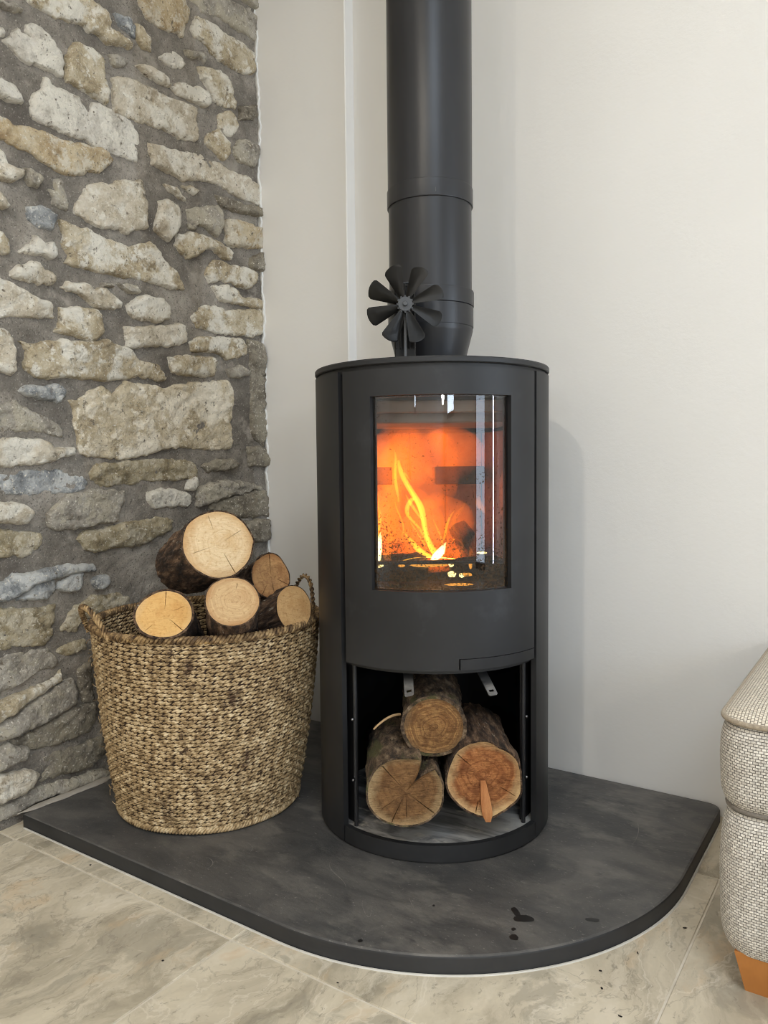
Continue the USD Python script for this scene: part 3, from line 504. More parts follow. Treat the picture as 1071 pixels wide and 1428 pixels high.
# caulk line on the floor along the front edge, mortar fillet along the stones
cl = np.array([(-.745, -.5245)]+[(.007+(R_H+.0025)*math.cos(a), .005+(R_H+.0025)*math.sin(a)) for a in t]+[(.5395, .30)])
obj('sealant_line', tube(np.c_[cl, np.full(len(cl), -.0002)], .0024, 6), 'caulk', he, 40, label='thin pale sealant line around the front of the slab')
yy = np.arange(-.530, YP, .010); c = np.c_[np.zeros(len(yy)), yy, np.zeros(len(yy))]
tp = np.clip((yy+.530)/.05, .15, 1)
mf = tube(np.c_[np.full(len(yy), -.758)+.014*fb(c, 14, 3, 1), yy, np.full(len(yy), HT+.001)], (.013+.010*fb(c, 24, 3, 9))*tp, 10)
mf.vertices[:, 2] = HT+.001+(mf.vertices[:, 2]-HT-.001)*.45
obj('mortar_fillet', mf, 'sealant', he, 60, label='pale mortar fillet where the slab meets the stones')
# soot marks
def blob(px, py, rx, ry, seed, ang=0, z=HT):
    r_ = ray(px, py); p = CAM+r_*((z-CAM[2])/r_[2])
    a = np.linspace(0, 2*PI, 26, endpoint=False); c = np.c_[np.cos(a), np.sin(a), np.full(26, seed)]
    rr = 1+.9*fb(c, 1.3, 3, seed)
    q = np.c_[rx*rr*np.cos(a), ry*rr*np.sin(a)]; ca, sa = math.cos(ang), math.sin(ang); q = np.c_[q[:, 0]*ca-q[:, 1]*sa, q[:, 0]*sa+q[:, 1]*ca]
    # lies along the camera's right and the floor's away direction
    R2 = CR[:2]/np.linalg.norm(CR[:2]); F2 = CF[:2]/np.linalg.norm(CF[:2])
    w = q[:, :1]*R2+q[:, 1:]*F2+p[:2]
    v = np.vstack([np.c_[w, np.full(26, z+.0003)], [[p[0], p[1], z+.0007]]])
    i = np.arange(26); return trimesh.Trimesh(v, np.c_[i, (i+1) % 26, np.full(26, 26)], process=False)
obj('soot_stain', cat([blob(719, 1272, .0065, .016, 3, .2), blob(730, 1281, .017, .010, 5, 0)]), 'soot_stain', he, 40, label='black L-shaped drip stain near the front of the slab')
for px, py, a, b, s in ((716, 1296, .004, .0045, 7), (716, 1307, .0075, .008, 9), (826, 1283, .013, .0065, 11), (502, 1312, .004, .004, 13), (605, 1263, .0025, .003, 15)):
    obj('soot_spot', blob(px, py, a, b, s, -.3), 'soot_stain', he, 40)

def scuff(pts, w, z=HT):
    P = []
    for px, py in pts: r_ = ray(px, py); P.append((CAM+r_*((z-CAM[2])/r_[2]))[:2])
    P = smoothpath(np.c_[np.array(P), np.full(len(P), z+.0002)], 24); g = np.gradient(P, axis=0); g /= np.linalg.norm(g, axis=1, keepdims=True); nr = np.c_[-g[:, 1], g[:, 0], np.zeros(24)]
    ww = w*np.sin(np.linspace(0.05, PI-.05, 24))*(1+.8*fb(P, 60, 2, 3)); V = np.stack([P-nr*ww[:, None], P+[0, 0, .0003], P+nr*ww[:, None]], 1); I = np.arange(72).reshape(24, 3)
    return trimesh.Trimesh(V.reshape(-1, 3), np.vstack([np.stack([I[:-1, k], I[1:, k], I[1:, k+1]], -1) for k in (0, 1)]+[np.stack([I[:-1, k], I[1:, k+1], I[:-1, k+1]], -1) for k in (0, 1)]), process=False)
for pts, w in (([(462, 1200), (466, 1217), (478, 1228), (482, 1240)], .0010), ([(508, 1253), (507, 1268), (513, 1278), (517, 1262)], .0009), ([(344, 1175), (352, 1183), (347, 1190)], .0009), ([(866, 1118), (890, 1150), (880, 1180)], .0009), ([(290, 1196), (296, 1206), (288, 1212)], .0008), ([(570, 1252), (577, 1266)], .0008)):
    obj('scuff', scuff(pts, w), 'scuff', he, 40)

# ================================================================ the stove: its axis is the origin, its door faces 54.5 degrees towards the room
R = .25; TH = -54.5
st = thing('wood_stove', 'round black wood burning stove with a tall curved glass door and open log store', 'stove', (0, 0, HT+.0004))
A0, A1 = -106.0, -3.6
obj('top_plate', lathe([(0, .955), (.2485, .955), (.2508, .957), (.2508, .9645), (.2490, .967), (0, .967)], 160), 'stove_paint', st)
body = arc(.238, R, A1+.55, 253.3, .004, .949, 200)
for a, b, nme in ((A1+.55, 40, 'side_panel'), (40, 210, 'back_panel'), (210, 253.4, 'side_panel')):
    obj(nme, arc(.238, R, a, b, .004, .949, 90), 'stove_paint', st)
obj('top_ring', arc(.20, .243, -180, 180, .945, .9555, 120), 'black', st)
# liner behind the gaps, down both sides of the log store, and its back
obj('gap_strip', arc(.200, .212, A0-6, A0+6, .374, .95, 16), 'black', st); obj('gap_strip', arc(.200, .212, A1-6, A1+6, .374, .95, 16), 'black', st)
obj('log_store_liner', arc(.216, .222, A1-1, 255, .03, .372, 120), 'black', st)
obj('log_store_ceiling', lathe([(0, .366), (.236, .366), (.236, .376), (0, .376)], 96), 'black', st)
obj('log_store_floor', lathe([(0, .026), (.2375, .026), (.2375, .0335), (0, .0335)], 120), 'ash', st, label='ash dusted floor of the log store')
obj('plinth', arc(.2382, R, A0+.35, A1-.35, .004, .0358, 90), 'stove_paint', st)
obj('base_plate', lathe([(0, 0), (.247, 0), (.247, .005), (0, .005)], 120), 'black', st)
for s, a in ((0, A0+3.0), (1, A1-3.0)):
    c, sn = math.cos(math.radians(a)), math.sin(math.radians(a))
    u = tube([(c*.229, sn*.229, .03), (c*.229, sn*.229, .372)], .0042, 12)
    obj('store_edge_rail', u, 'strip', st)
    for z in (.13, .255):
        b = trimesh.creation.icosphere(2, .0034); b.apply_translation([c*.236, sn*.236, z]); obj('screw', b, 'chrome', st)
# door with a curved window and the opening flap cut from its lower right corner
D0, D1, DB, DT = -103.3, -5.2, .375, .947
door = arc(.2385, R, D0, D1, DB, DT, 110)
def cutter(a0, a1, z0, z1, r0=.22, r1=.27): return arc(r0, r1, a0, a1, z0, z1, 50)
door = door-cutter(-87.3, -22.0, .526, .896)
flap = cutter(-47.6, D1+1, DB-.01, DB+.0205)
corner = arc(.22, .27, -47.6, -46.2, DB+.0145, DB+.03, 6)
door = door-cutter(-48.1, D1+1, DB-.01, DB+.0225)
dr = obj('door', door, 'stove_paint', st)
obj('door_flap', arc(.2390, .2502, -47.5, D1-.1, DB+.0005, DB+.0213, 60), 'stove_paint', dr, label='narrow opening flap along the lower right edge of the door')
gl = arc(.2385-.0035, .2385-.0030, -89, -20.5, .516, .906, 80)
tt = np.radians(np.linspace(-89, -20.5, 90)); zz = np.array([.516, .906])
V = np.stack([np.stack([.2400*np.cos(tt), .2400*np.sin(tt), np.full(90, z)], -1) for z in zz])
I = np.arange(180).reshape(2, 90)
obj('window_glass', (V.reshape(-1, 3), np.stack([I[0, :-1], I[0, 1:], I[1, 1:], I[1, :-1]], -1)), 'stove_glass', dr, True, label='curved clear window glass with soot specks')
obj('window_seal', (arc(.2300, .2385, -91, -18.5, .505, .915, 60)-arc(.22, .25, -86.6, -22.8, .5285, .8935, 60)), 'black', dr)
# chrome air levers that hang out under the door
def lever(p0, p1, p2, w):
    P = np.array([p0, p1, p2]); d = P[2]-P[0]; out = P.mean(0)*[1, 1, 0]; out /= np.linalg.norm(out)
    s = np.cross(d, out); s /= np.linalg.norm(s); nrm = np.cross(s, d); nrm /= np.linalg.norm(nrm)
    pl = Polygon([(-w/2, 0), (w/2, 0), (w/2, np.linalg.norm(d)-.003), (w/2-.003, np.linalg.norm(d)), (-w/2+.003, np.linalg.norm(d)), (-w/2, np.linalg.norm(d)-.003)]).difference(Polygon([(-w*.26, np.linalg.norm(d)-.013), (w*.26, np.linalg.norm(d)-.013), (w*.26, np.linalg.norm(d)-.0085), (-w*.26, np.linalg.norm(d)-.0085)]))
    m = trimesh.creation.extrude_polygon(pl, .0025, engine='earcut')
    T = np.eye(4); T[:3, 0] = s; T[:3, 1] = d/np.linalg.norm(d); T[:3, 2] = np.cross(T[:3, 0], T[:3, 1]); T[:3, 3] = P[0]
    m.apply_transform(T); return m
def stp(px, py, d): return at(px, py, d)-np.array([0, 0, HT])
for a, b, d0, d1 in (((568.5, 925), (571.5, 972), 1.52, 1.475), ((664, 922), (688, 971), 1.53, 1.475)):
    p, q = stp(*a, d0), stp(*b, d1); obj('air_lever', lever(p, (p+q)/2, q, .0195), 'chrome', st, label='steel air lever hanging under the door')
# firebox: firebrick panels, baffle, grate and the bar that holds the logs back (drawn with x to the stove's right, y to its back)
fz = lambda m: rotz(m, TH+90)
def panel(x0, y0, x1, y1, z0, z1, t=.02):
    d = np.array([x1-x0, y1-y0]); L = np.linalg.norm(d); b = bevel_box(0, L, 0, t, z0, z1, .003)
    b.apply_transform(trimesh.transformations.rotation_matrix(math.atan2(d[1], d[0]), [0, 0, 1])); b.apply_translation([x0, y0, 0]); return fz(b)
for a in (-.125, -.0405, .044): obj('firebrick', panel(a, .115, a+.0825, .115, .52, .84), 'firebrick', st)
obj('firebrick', panel(-.185, -.10, -.127, .113, .52, .84), 'firebrick', st); obj('firebrick', panel(.127, .113, .185, -.10, .52, .84), 'firebrick', st)
# two dark plates against the glow at the back of the firebox
def fplate(x0, x1, z0, z1): return fz(bevel_box(x0, x1, .035, .113, z0, z1, .002))
obj('air_plate', fplate(.012, .122, .722, .762), 'char', st, label='dark plate at the back of the firebox'); obj('air_plate', fplate(-.123, -.085, .722, .762), 'char', st, label='dark plate at the back of the firebox')
obj('baffle', fz(bevel_box(-.165, .165, -.125, .12, .850, .872, .003)), 'baffle', st)
obj('baffle_lip', fz(bevel_box(-.15, .15, -.168, -.150, .868, .892, .002)), 'baffle', st, label='pale horizontal lip above the baffle')
obj('firebox_floor', lathe([(0, .495), (.226, .495), (.226, .51), (0, .51)], 72), 'char', st)
obj('firebox_liner', arc(.226, .231, A1+2, 250, .48, .93, 90), 'black', st)
obj('firebox_top', lathe([(0, .925), (.232, .925), (.232, .93), (0, .93)], 72), 'black', st)
obj('log_bar', fz(tube(np.c_[np.linspace(-.17, .17, 12), np.full(12, -.145), np.full(12, .570)], .0042, 10)), 'black', st)

# ================================================================ the flue
fp = thing('flue_pipe', 'black stove pipe rising from the top of the stove with collars', 'flue pipe', (0, 0, HT+.967))
z0 = HT+.967
obj('reducer', lathe([(.055, 0), (.069, 0), (.0695, .003), (.0888, .078), (.0905, .084), (.0905, .092), (.08, .092)], 120), 'flue_paint', fp)
obj('sleeve', lathe([(.08, .090), (.0915, .0905), (.0920, .092), (.0920, .1335), (.0912, .1345), (.0895, .1350), (.08, .135)], 120), 'flue_paint', fp)
obj('collar', lathe([(.08, .1352), (.0925, .1352), (.0932, .137), (.0932, .165), (.0925, .1668), (.0885, .1670), (.08, .167)], 120), 'flue_paint', fp)
obj('lower_pipe', lathe([(.07, .16), (.0886, .16), (.0886, .36), (.07, .36)], 120), 'flue_paint', fp)
obj('collar', lathe([(.08, .345), (.0910, .345), (.0918, .3465), (.0918, .3795), (.0912, .381), (.0902, .3815), (.08, .3815)], 120), 'flue_paint', fp)
obj('upper_pipe', lathe([(.07, .375), (.0900, .375), (.0900, CZ-z0), (.07, CZ-z0)], 120), 'flue_paint', fp)
fs = np.array([math.cos(math.radians(-52)), math.sin(math.radians(-52))])
obj('seam_clip', box(-.0004, .0004, -.0004, .0004, .352, .360).apply_translation([fs[0]*.0918, fs[1]*.0918, 0]), 'chrome', fp)

# ================================================================ the stove fan
FD = 1.49
fc = at(565, 424.5, FD); ang = math.radians(-57)
fx = np.array([-math.sin(ang), math.cos(ang), 0]); fy = np.array([-math.cos(ang), -math.sin(ang), 0])   # right, away
base = np.array([fc[0], fc[1], HT+.967])
fan = thing('stove_fan', 'small black eight bladed heat powered fan on the stove top', 'fan', base, [fx, fy, [0, 0, 1]])
hz = fc[2]-base[2]
obj('foot', bevel_box(-.024, .024, .034, .086, .0002, .012, .002), 'fan_black', fan)
obj('post', bevel_box(-.0028, .0028, .012, .016, .0002, hz-.01, .001), 'fan_hub', fan, label='thin upright strip in front of the body')
bd = obj('body', bevel_box(-.021, .021, .046, .074, .010, hz+.046, .002), 'fan_black', fan)
for k in range(5):
    x = -.018+k*.009
    obj('heat_fin', bevel_box(x-.0013, x+.0013, .040, .082, .030, hz+.050, .0006), 'fan_black', bd)
obj('top_edge', bevel_box(-.012, .012, .044, .050, hz+.050, hz+.0525, .0008), 'fan_hub', fan)
def ycyl(r, y0, y1, z, n=40, bev=.001):
    m = lathe([(0, y0), (r-bev, y0), (r, y0+bev), (r, y1-bev), (r-bev, y1), (0, y1)], n)
    m.vertices = np.c_[m.vertices[:, 0], m.vertices[:, 2], -m.vertices[:, 1]+z]; m.fix_normals(); return m
obj('motor', ycyl(.016, .008, .046, hz), 'fan_black', fan)
hub = [ycyl(.0142, -.006, .004, hz)]
for k in range(12):
    a = k*PI/6; b = box(.0125, .0165, -.0045, .003, -.0016, .0016); b.apply_transform(trimesh.transformations.rotation_matrix(a, [0, 1, 0])); b.apply_translation([0, 0, hz]); hub.append(b)
hb_ = obj('hub', cat(hub), 'fan_hub', fan)
obj('hub_cap', ycyl(.0048, -.012, -.005, hz, 24), 'fan_hub', hb_)
def blade(a):
    n1, n2 = 14, 7
    s = np.linspace(0, 1, n1); rr = .0125+.0635*s
    w = .0050+.0160*s**.85; w[-3:] *= [.985, .94, .76]
    w2 = np.linspace(-1, 1, n2)
    X = w[:, None]*w2[None, :]+.004*s[:, None]; Z = rr[:, None]-.004*(w2[None, :]**2)*(s[:, None] > .85)
    tw = math.radians(34)*(1-.35*s[:, None]); bow = .0022*(1-w2[None, :]**2)
    Y = -X*np.sin(tw)-bow; X = X*np.cos(tw)
    ribm = (np.abs(w2[None, :]) < .1)*(s[:, None] > .25)*(s[:, None] < .72)*.0016
    Yf = Y-ribm; Yb = Y+.0011
    ca, sa = math.cos(a), math.sin(a)
    def g(Y): return np.stack([X*ca+Z*sa, Y, -X*sa+Z*ca+hz], -1).reshape(-1, 3)
    I = np.arange(n1*n2).reshape(n1, n2); q = np.stack([I[:-1, :-1], I[:-1, 1:], I[1:, 1:], I[1:, :-1]], -1).reshape(-1, 4)
    N = n1*n2; bd = np.r_[I[0, :], I[1:, -1], I[-1, -2::-1], I[-2:0:-1, 0]]; b2 = np.roll(bd, -1)
    m = trimesh.Trimesh(np.vstack([g(Yf), g(Yb)]), np.vstack([q[:, [0, 1, 2]], q[:, [0, 2, 3]], q[:, [0, 2, 1]]+N, q[:, [0, 3, 2]]+N, np.c_[bd, bd+N, b2+N], np.c_[bd, b2+N, b2]]), process=False)
    m.fix_normals(); return m
for k in range(8): obj('blade', blade(math.radians(-22.5+45*k)), 'fan_black', fan, 40)

# ================================================================ logs
def log(name, label, fpx, d, axis, L, r, face, bark='bark', seed=0, ell=(1, 1), cracks=(), notch=None, rot=0., lump=.10, taper=.0, thick=.07, group=None, shape=None, fr=.001, dirw=None, pos=None, rough=.014):
    ax = np.array(axis, float); dv = ax[0]*CR+ax[1]*CU+ax[2]*CF if dirw is None else np.array(dirw, float); dv /= np.linalg.norm(dv)
    z = -dv; x = CR-z*(CR@z); x /= np.linalg.norm(x); y = np.cross(z, x)
    p = at(*fpx, d) if pos is None else np.array(pos)
    o = thing(name, label, 'log', p, [x, y, z], group)
    rng = np.random.default_rng(seed)
    base_t = np.linspace(0, 2*PI, 128, endpoint=False); extra = []
    for a, r0, r1, w in cracks: a = math.radians(a); extra += [a-w/r, a, a+w/r]
    if notch: na, nw = math.radians(notch[0]), math.radians(notch[1]); extra += [na-nw, na-nw*.5, na, na+nw*.5, na+nw]
    th = np.unique(np.round(np.r_[base_t, np.mod(extra, 2*PI)], 5)); n = len(th)
    cc = np.c_[np.cos(th), np.sin(th), np.full(n, seed*1.7)]
    pr = 1+lump*2*fb(cc, 1.1, 3, seed)
    if shape is not None:
        for a, w, k in shape: dlt = np.angle(np.exp(1j*(th-math.radians(a)))); pr = pr*(1+k*np.exp(-(dlt/math.radians(w))**2))
    if notch: dlt = np.abs(np.angle(np.exp(1j*(th-na)))); pr = np.where(dlt < nw, pr*(notch[2]+(1-notch[2])*(dlt/nw)), pr)
    prof = r*pr
    # bark
    nz = max(12, int(L/.0055)); zs = np.linspace(0, -L, nz)
    B = []
    for k, zv in enumerate(zs):
        c = np.c_[np.cos(th)*r*9, np.sin(th)*r*9, np.full(n, zv*4)]+seed*3.3
        rr = prof*(1+taper*(-zv/L))+rough*(fb(c*1.0, 2.2, 4, seed+5)+.7*fb(c*[1, 1, .45], 9, 4, seed+6)-.8*np.abs(fb(c*[1, 1, .4], 14, 3, seed+7)))*min(1, k*.6)
        if k == 0: rr = prof*1.0
        B.append(np.c_[rr*np.cos(th)*ell[0], rr*np.sin(th)*ell[1], np.full(n, zv)])
    rin = prof*(1-thick)
    lip = np.c_[rin*np.cos(th)*ell[0], rin*np.sin(th)*ell[1], np.full(n, -.0012+.0008*0)]
    V = np.vstack([lip]+B+[np.array([[0, 0, -L]])]); nr = nz+1
    F = []
    i = np.arange(n); j = (i+1) % n
    for k in range(nr-1): F += [np.c_[k*n+i, (k+1)*n+i, (k+1)*n+j], np.c_[k*n+i, (k+1)*n+j, k*n+j]]
    F.append(np.c_[(nr-1)*n+i, np.full(n, nr*n), (nr-1)*n+j])
    obj('bark', trimesh.Trimesh(V, np.vstack(F), process=False), bark, o, 50)
    # end grain, with drying cracks sunk into it
    rs = np.r_[.0, np.linspace(.10, 1, 15)]
    G = []
    for q in rs[1:]:
        zv = fr*(fb(np.c_[np.cos(th)*q*8, np.sin(th)*q*8, np.full(n, seed)], 1.0, 4, seed+2)-.6)
        for a, r0, r1, w in cracks:
            dlt = np.abs(np.angle(np.exp(1j*(th-math.radians(a))))); 
            if r0 <= q <= r1: zv = np.where(dlt < .4*w/r, zv-.012, zv)
        if notch and q > notch[2]*.9: pass
        if q == 1: zv = zv*0-.0004
        G.append(np.c_[rin*q*1.003*np.cos(th)*ell[0], rin*q*1.003*np.sin(th)*ell[1], zv])
    V = np.vstack([[[0, 0, -.0004]]]+G); F = [np.c_[np.zeros(n, int), 1+i, 1+j]]
    for k in range(len(G)-1): F += [np.c_[1+k*n+i, 1+(k+1)*n+i, 1+(k+1)*n+j], np.c_[1+k*n+i, 1+(k+1)*n+j, 1+k*n+j]]
    obj('cut_face', trimesh.Trimesh(V, np.vstack(F), process=False), face, o, 35)
    return o, (p, x, y, z)
def fibres(o, pts, rad=.0006, name='bark_fibre'):
    obj(name, cat([tube(smoothpath(p, 10), rad, 5) for p in pts]), 'fibre', o, 60, kind='stuff')
PALE, MIDW, RING, EDG = srgb(226, 190, 136), srgb(206, 164, 106), srgb(178, 130, 78), srgb(140, 94, 52)
F1 = cutwood('endgrain_pale', srgb(226, 200, 160), srgb(212, 178, 132), srgb(190, 152, 106), srgb(196, 156, 108), .069, 20, (.12, .05), rot=.6, ringk=.22)
F2 = cutwood('endgrain_orange', srgb(220, 176, 112), srgb(208, 158, 94), srgb(190, 138, 78), srgb(214, 176, 122), .055, 14, (-.05, .05), rot=1.2, ringk=.15)
F3 = cutwood('endgrain_buff', srgb(208, 176, 132), srgb(194, 158, 114), srgb(166, 128, 86), srgb(176, 134, 90), .052, 22, (.1, .1), rot=.2, ringk=.25)
F4 = cutwood('endgrain_brown', srgb(206, 160, 108), srgb(168, 122, 80), srgb(140, 98, 62), srgb(160, 112, 70), .046, 12, (.2, .3), rot=1.7, ringk=.2, old=.5, dark=srgb(150, 106, 72))
F5 = cutwood('endgrain_sawn', srgb(206, 168, 118), srgb(186, 144, 94), srgb(164, 120, 74), srgb(196, 156, 106), .046, 10, (.3, -.1), rot=1.0, ringk=.15)
log('firewood_log', 'thickest pale-faced log on top of the heap in the basket', (305, 759), 1.60, (-.44, -.20, .87), .30, .0735, F1, seed=1, ell=(1.02, .97), cracks=((205, .1, .75, .0009), (-58, .3, .98, .0011), (38, .25, .8, .0007), (112, .5, .9, .0007)), lump=.10, thick=.045, shape=((12, 9, .05),), rough=.012)
log('firewood_log', 'short log with an orange face and thick bark at the left front of the basket', (229, 857), 1.555, (-.10, -.42, .90), .24, .0585, F2, seed=2, ell=(1.03, .90), cracks=((92, .28, 1.0, .0011), (-42, .3, .98, .0011), (30, .35, .8, .0008), (-130, .6, .9, .0008)), lump=.09, thick=.085)
log('firewood_log', 'buff-faced log leaning out at the front centre of the basket heap', (324, 838), 1.545, (-.17, -.46, .86), .26, .0535, F3, seed=3, ell=(1.03, .99), cracks=((80, .6, .8, .0006),), lump=.07, thick=.045)
log('firewood_log', 'brownish log with a long dark crack at the right of the basket heap', (378, 803), 1.74, (-.40, -.25, .87), .28, .049, F4, seed=4, ell=(.94, 1.05), cracks=((98, .05, .98, .0010), (-75, .05, .95, .0010), (-20, .4, .95, .0009), (-115, .55, .95, .0008)), lump=.12, thick=.055, shape=((35, 30, -.10),))
log('firewood_log', 'slant-cut log with straight saw marks beside the right basket handle', (410, 848), 1.69, (-.62, -.34, .71), .25, .0455, F5, seed=5, ell=(.98, 1.12), lump=.07, thick=.035, shape=((60, 40, .08),))
# split logs stacked in the store under the stove
inw = -np.array([math.cos(math.radians(TH)), math.sin(math.radians(TH)), 0])
G1 = cutwood('endgrain_old', srgb(164, 124, 78), srgb(128, 88, 52), srgb(92, 62, 36), srgb(110, 88, 62), .060, 26, (0, 0), rot=.4, ringk=.45, old=.75, dark=srgb(96, 64, 38))
G2 = cutwood('endgrain_weathered', srgb(136, 101, 65), srgb(108, 77, 48), srgb(84, 59, 36), srgb(160, 136, 100), .068, 20, (0, .1), rot=1.5, ringk=.25, old=.75, dark=srgb(90, 62, 38))
G3 = cutwood('endgrain_red', srgb(178, 120, 74), srgb(150, 93, 54), srgb(122, 72, 40), srgb(196, 164, 118), .069, 22, (-.05, .1), rot=.8, ringk=.45, old=.8, dark=srgb(104, 60, 34))
lg, fr = log('stored_log', 'round log with fine rings lying on top of the pair in the stove base', (605, 1014), 1.50, (0, 0, 1), .29, .0655, G1, 'bark_moss', seed=11, ell=(1.0, .93), cracks=((150, .3, .6, .0007),), lump=.07, thick=.11, fr=.004, dirw=inw+np.array([.06, .02, 0]))
twig = [at(558, 996, 1.53), at(545, 999, 1.51), at(532, 1007, 1.49), at(521, 1017, 1.485)]
tl = [np.array([(q-fr[0])@fr[1], (q-fr[0])@fr[2], (q-fr[0])@fr[3]]) for q in twig]
obj('twig', tube(smoothpath(tl, 14), np.linspace(.0028, .0018, 14), 7), 'fibre', lg, 40, label='thin broken twig sticking out of the bark')
log('stored_log', 'split grey-brown log with a deep wedge crack at the lower left of the stove base', (566, 1105), 1.455, (0, 0, 1), .26, .0735, G2, 'bark_moss', seed=12, ell=(1.03, .90), cracks=((128, .08, .98, .0013), (-42, .08, .95, .0016), (-112, .08, .98, .0014), (-88, .1, .8, .0010), (165, .2, .6, .0008), (-140, .3, .8, .0008)), notch=(55, 13, .32), lump=.09, thick=.05, fr=.005, dirw=inw+np.array([.05, -.05, 0]))
lg, fr = log('stored_log', 'reddish log with a torn tongue of wood at the lower right of the stove base', (675, 1085), 1.475, (0, 0, 1), .25, .0735, G3, 'bark', seed=13, ell=(.99, 1.04), cracks=((140, .55, .95, .0012), (-30, .5, .9, .0011), (-78, .6, 1., .0016), (-103, .7, 1., .0012)), lump=.12, thick=.05, fr=.006, dirw=inw+np.array([.0, .05, 0]), shape=((-25, 14, .10), (195, 22, .06), (-80, 20, .05), (60, 20, -.05)))
sp = m3.Manifold.batch_hull([m3.Manifold.cube([.010, .006, .003], True).translate([-.002, -.008, .0005]), m3.Manifold.cube([.018, .006, .008], True).translate([.003, -.045, .003]), m3.Manifold.cube([.019, .006, .009], True).translate([.006, -.066, .003]), m3.Manifold.cube([.010, .004, .006], True).translate([.008, -.0815, .003])])
M['tongue_wood'] = nmat('torn_wood', [(.36, srgb(140, 86, 48)), (.5, srgb(172, 110, 64)), (.64, srgb(194, 134, 84))], 40, 6, .85, (200, .002), obj=True, stretch=(1, .25, 1))
obj('wood_tongue', sp, 'tongue_wood', lg, label='torn splinter of pale wood at the foot of the face')

# ================================================================ the basket
BC, RC = np.array([-.476, -.222]), np.array([-.482, -.210])     # centres of its base and of its rim
BZ, RZ, BR, RR = HT+.0098, HT+.415, .2025, .2540
bk = thing('log_basket', 'tall round woven seagrass basket full of logs beside the stone wall', 'basket', (BC[0], BC[1], HT))
off = np.array([BC[0], BC[1], HT])
def bc(s): return np.array([*(BC*(1-s)+RC*s), BZ*(1-s)+RZ*s])
def brad(s): return BR+(RR-BR)*(s**.85)+.004*math.sin(s*PI)
NR, NS = 50, 44
rows = []
for k in range(NR):
    s = (k+.5)/NR; c = bc(s); r0 = brad(s); n = 660
    t = np.linspace(0, 2*PI, n, endpoint=False)
    cc = np.c_[np.cos(t)*3, np.sin(t)*3, np.full(n, k*.35)]
    dz = .0030*fb(np.c_[np.cos(t)*2, np.sin(t)*2, np.full(n, s*5)], 1.2, 3, 4)+.0018*fb(cc, 3, 2, k)
    r = r0+.0022*np.cos(NS*t+(PI if k % 2 else 0))+.003*fb(cc, 1.5, 3, 77)
    for q in range(2):
        ph = t*64+q*PI+k*1.3
        rr = r+.0019*np.cos(ph)
        P = np.c_[c[0]+rr*np.cos(t), c[1]+rr*np.sin(t), c[2]+dz+.0019*np.sin(ph)]-off
        rows.append(tube(P, .0026*(1+.25*fb(cc*2, 1, 2, k+q)), 5, closed=True))
obj('weave', cat(rows), 'straw', bk, True, kind='stuff', label='twisted straw strands woven in close rows')
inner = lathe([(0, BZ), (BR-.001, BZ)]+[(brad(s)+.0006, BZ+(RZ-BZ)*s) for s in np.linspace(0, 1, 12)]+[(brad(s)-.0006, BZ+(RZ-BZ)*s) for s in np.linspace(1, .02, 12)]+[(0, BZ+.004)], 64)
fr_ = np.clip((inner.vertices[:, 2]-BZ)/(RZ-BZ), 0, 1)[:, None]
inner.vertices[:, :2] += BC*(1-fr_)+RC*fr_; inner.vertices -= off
obj('lining', inner, 'gap_dark', bk)  # added dark backing, gives the gaps in the weave their shade
def rope(center, rad, r, turns, strands=3, rs=.5, closed=True, path=None, n=900):
    ms = []
    for q in range(strands):
        if path is None:
            t = np.linspace(0, 2*PI, n, endpoint=False); ph = t*turns+q*2*PI/strands; rr = rad+r*np.cos(ph)
            P = np.c_[center[0]+rr*np.cos(t), center[1]+rr*np.sin(t), center[2]+r*np.sin(ph)+.003*fb(np.c_[np.cos(t)*2, np.sin(t)*2, t*0], 1, 2, 5)]-off
        else:
            p = np.asarray(path); g = np.gradient(p, axis=0); g /= np.linalg.norm(g, axis=1, keepdims=True); a = np.cross(g, [0, .3, 1.]); a /= np.linalg.norm(a, axis=1, keepdims=True); b = np.cross(g, a)
            ph = (np.linspace(0, turns*2*PI, len(p))+q*2*PI/strands)[:, None]; P = p+r*np.cos(ph)*a+r*np.sin(ph)*b-off
        ms.append(tube(P, r*rs*1.45, 6, closed=closed))
    return cat(ms)
obj('rim', rope(bc(1)+[0, 0, .004], brad(1)+.001, .0056, 58, 3, .48), 'straw_dark', bk, True, label='thick twisted rim')
obj('base_braid', rope(bc(0)+[0, 0, -.001], brad(0)+.001, .0042, 60, 3, .5), 'straw', bk, True)
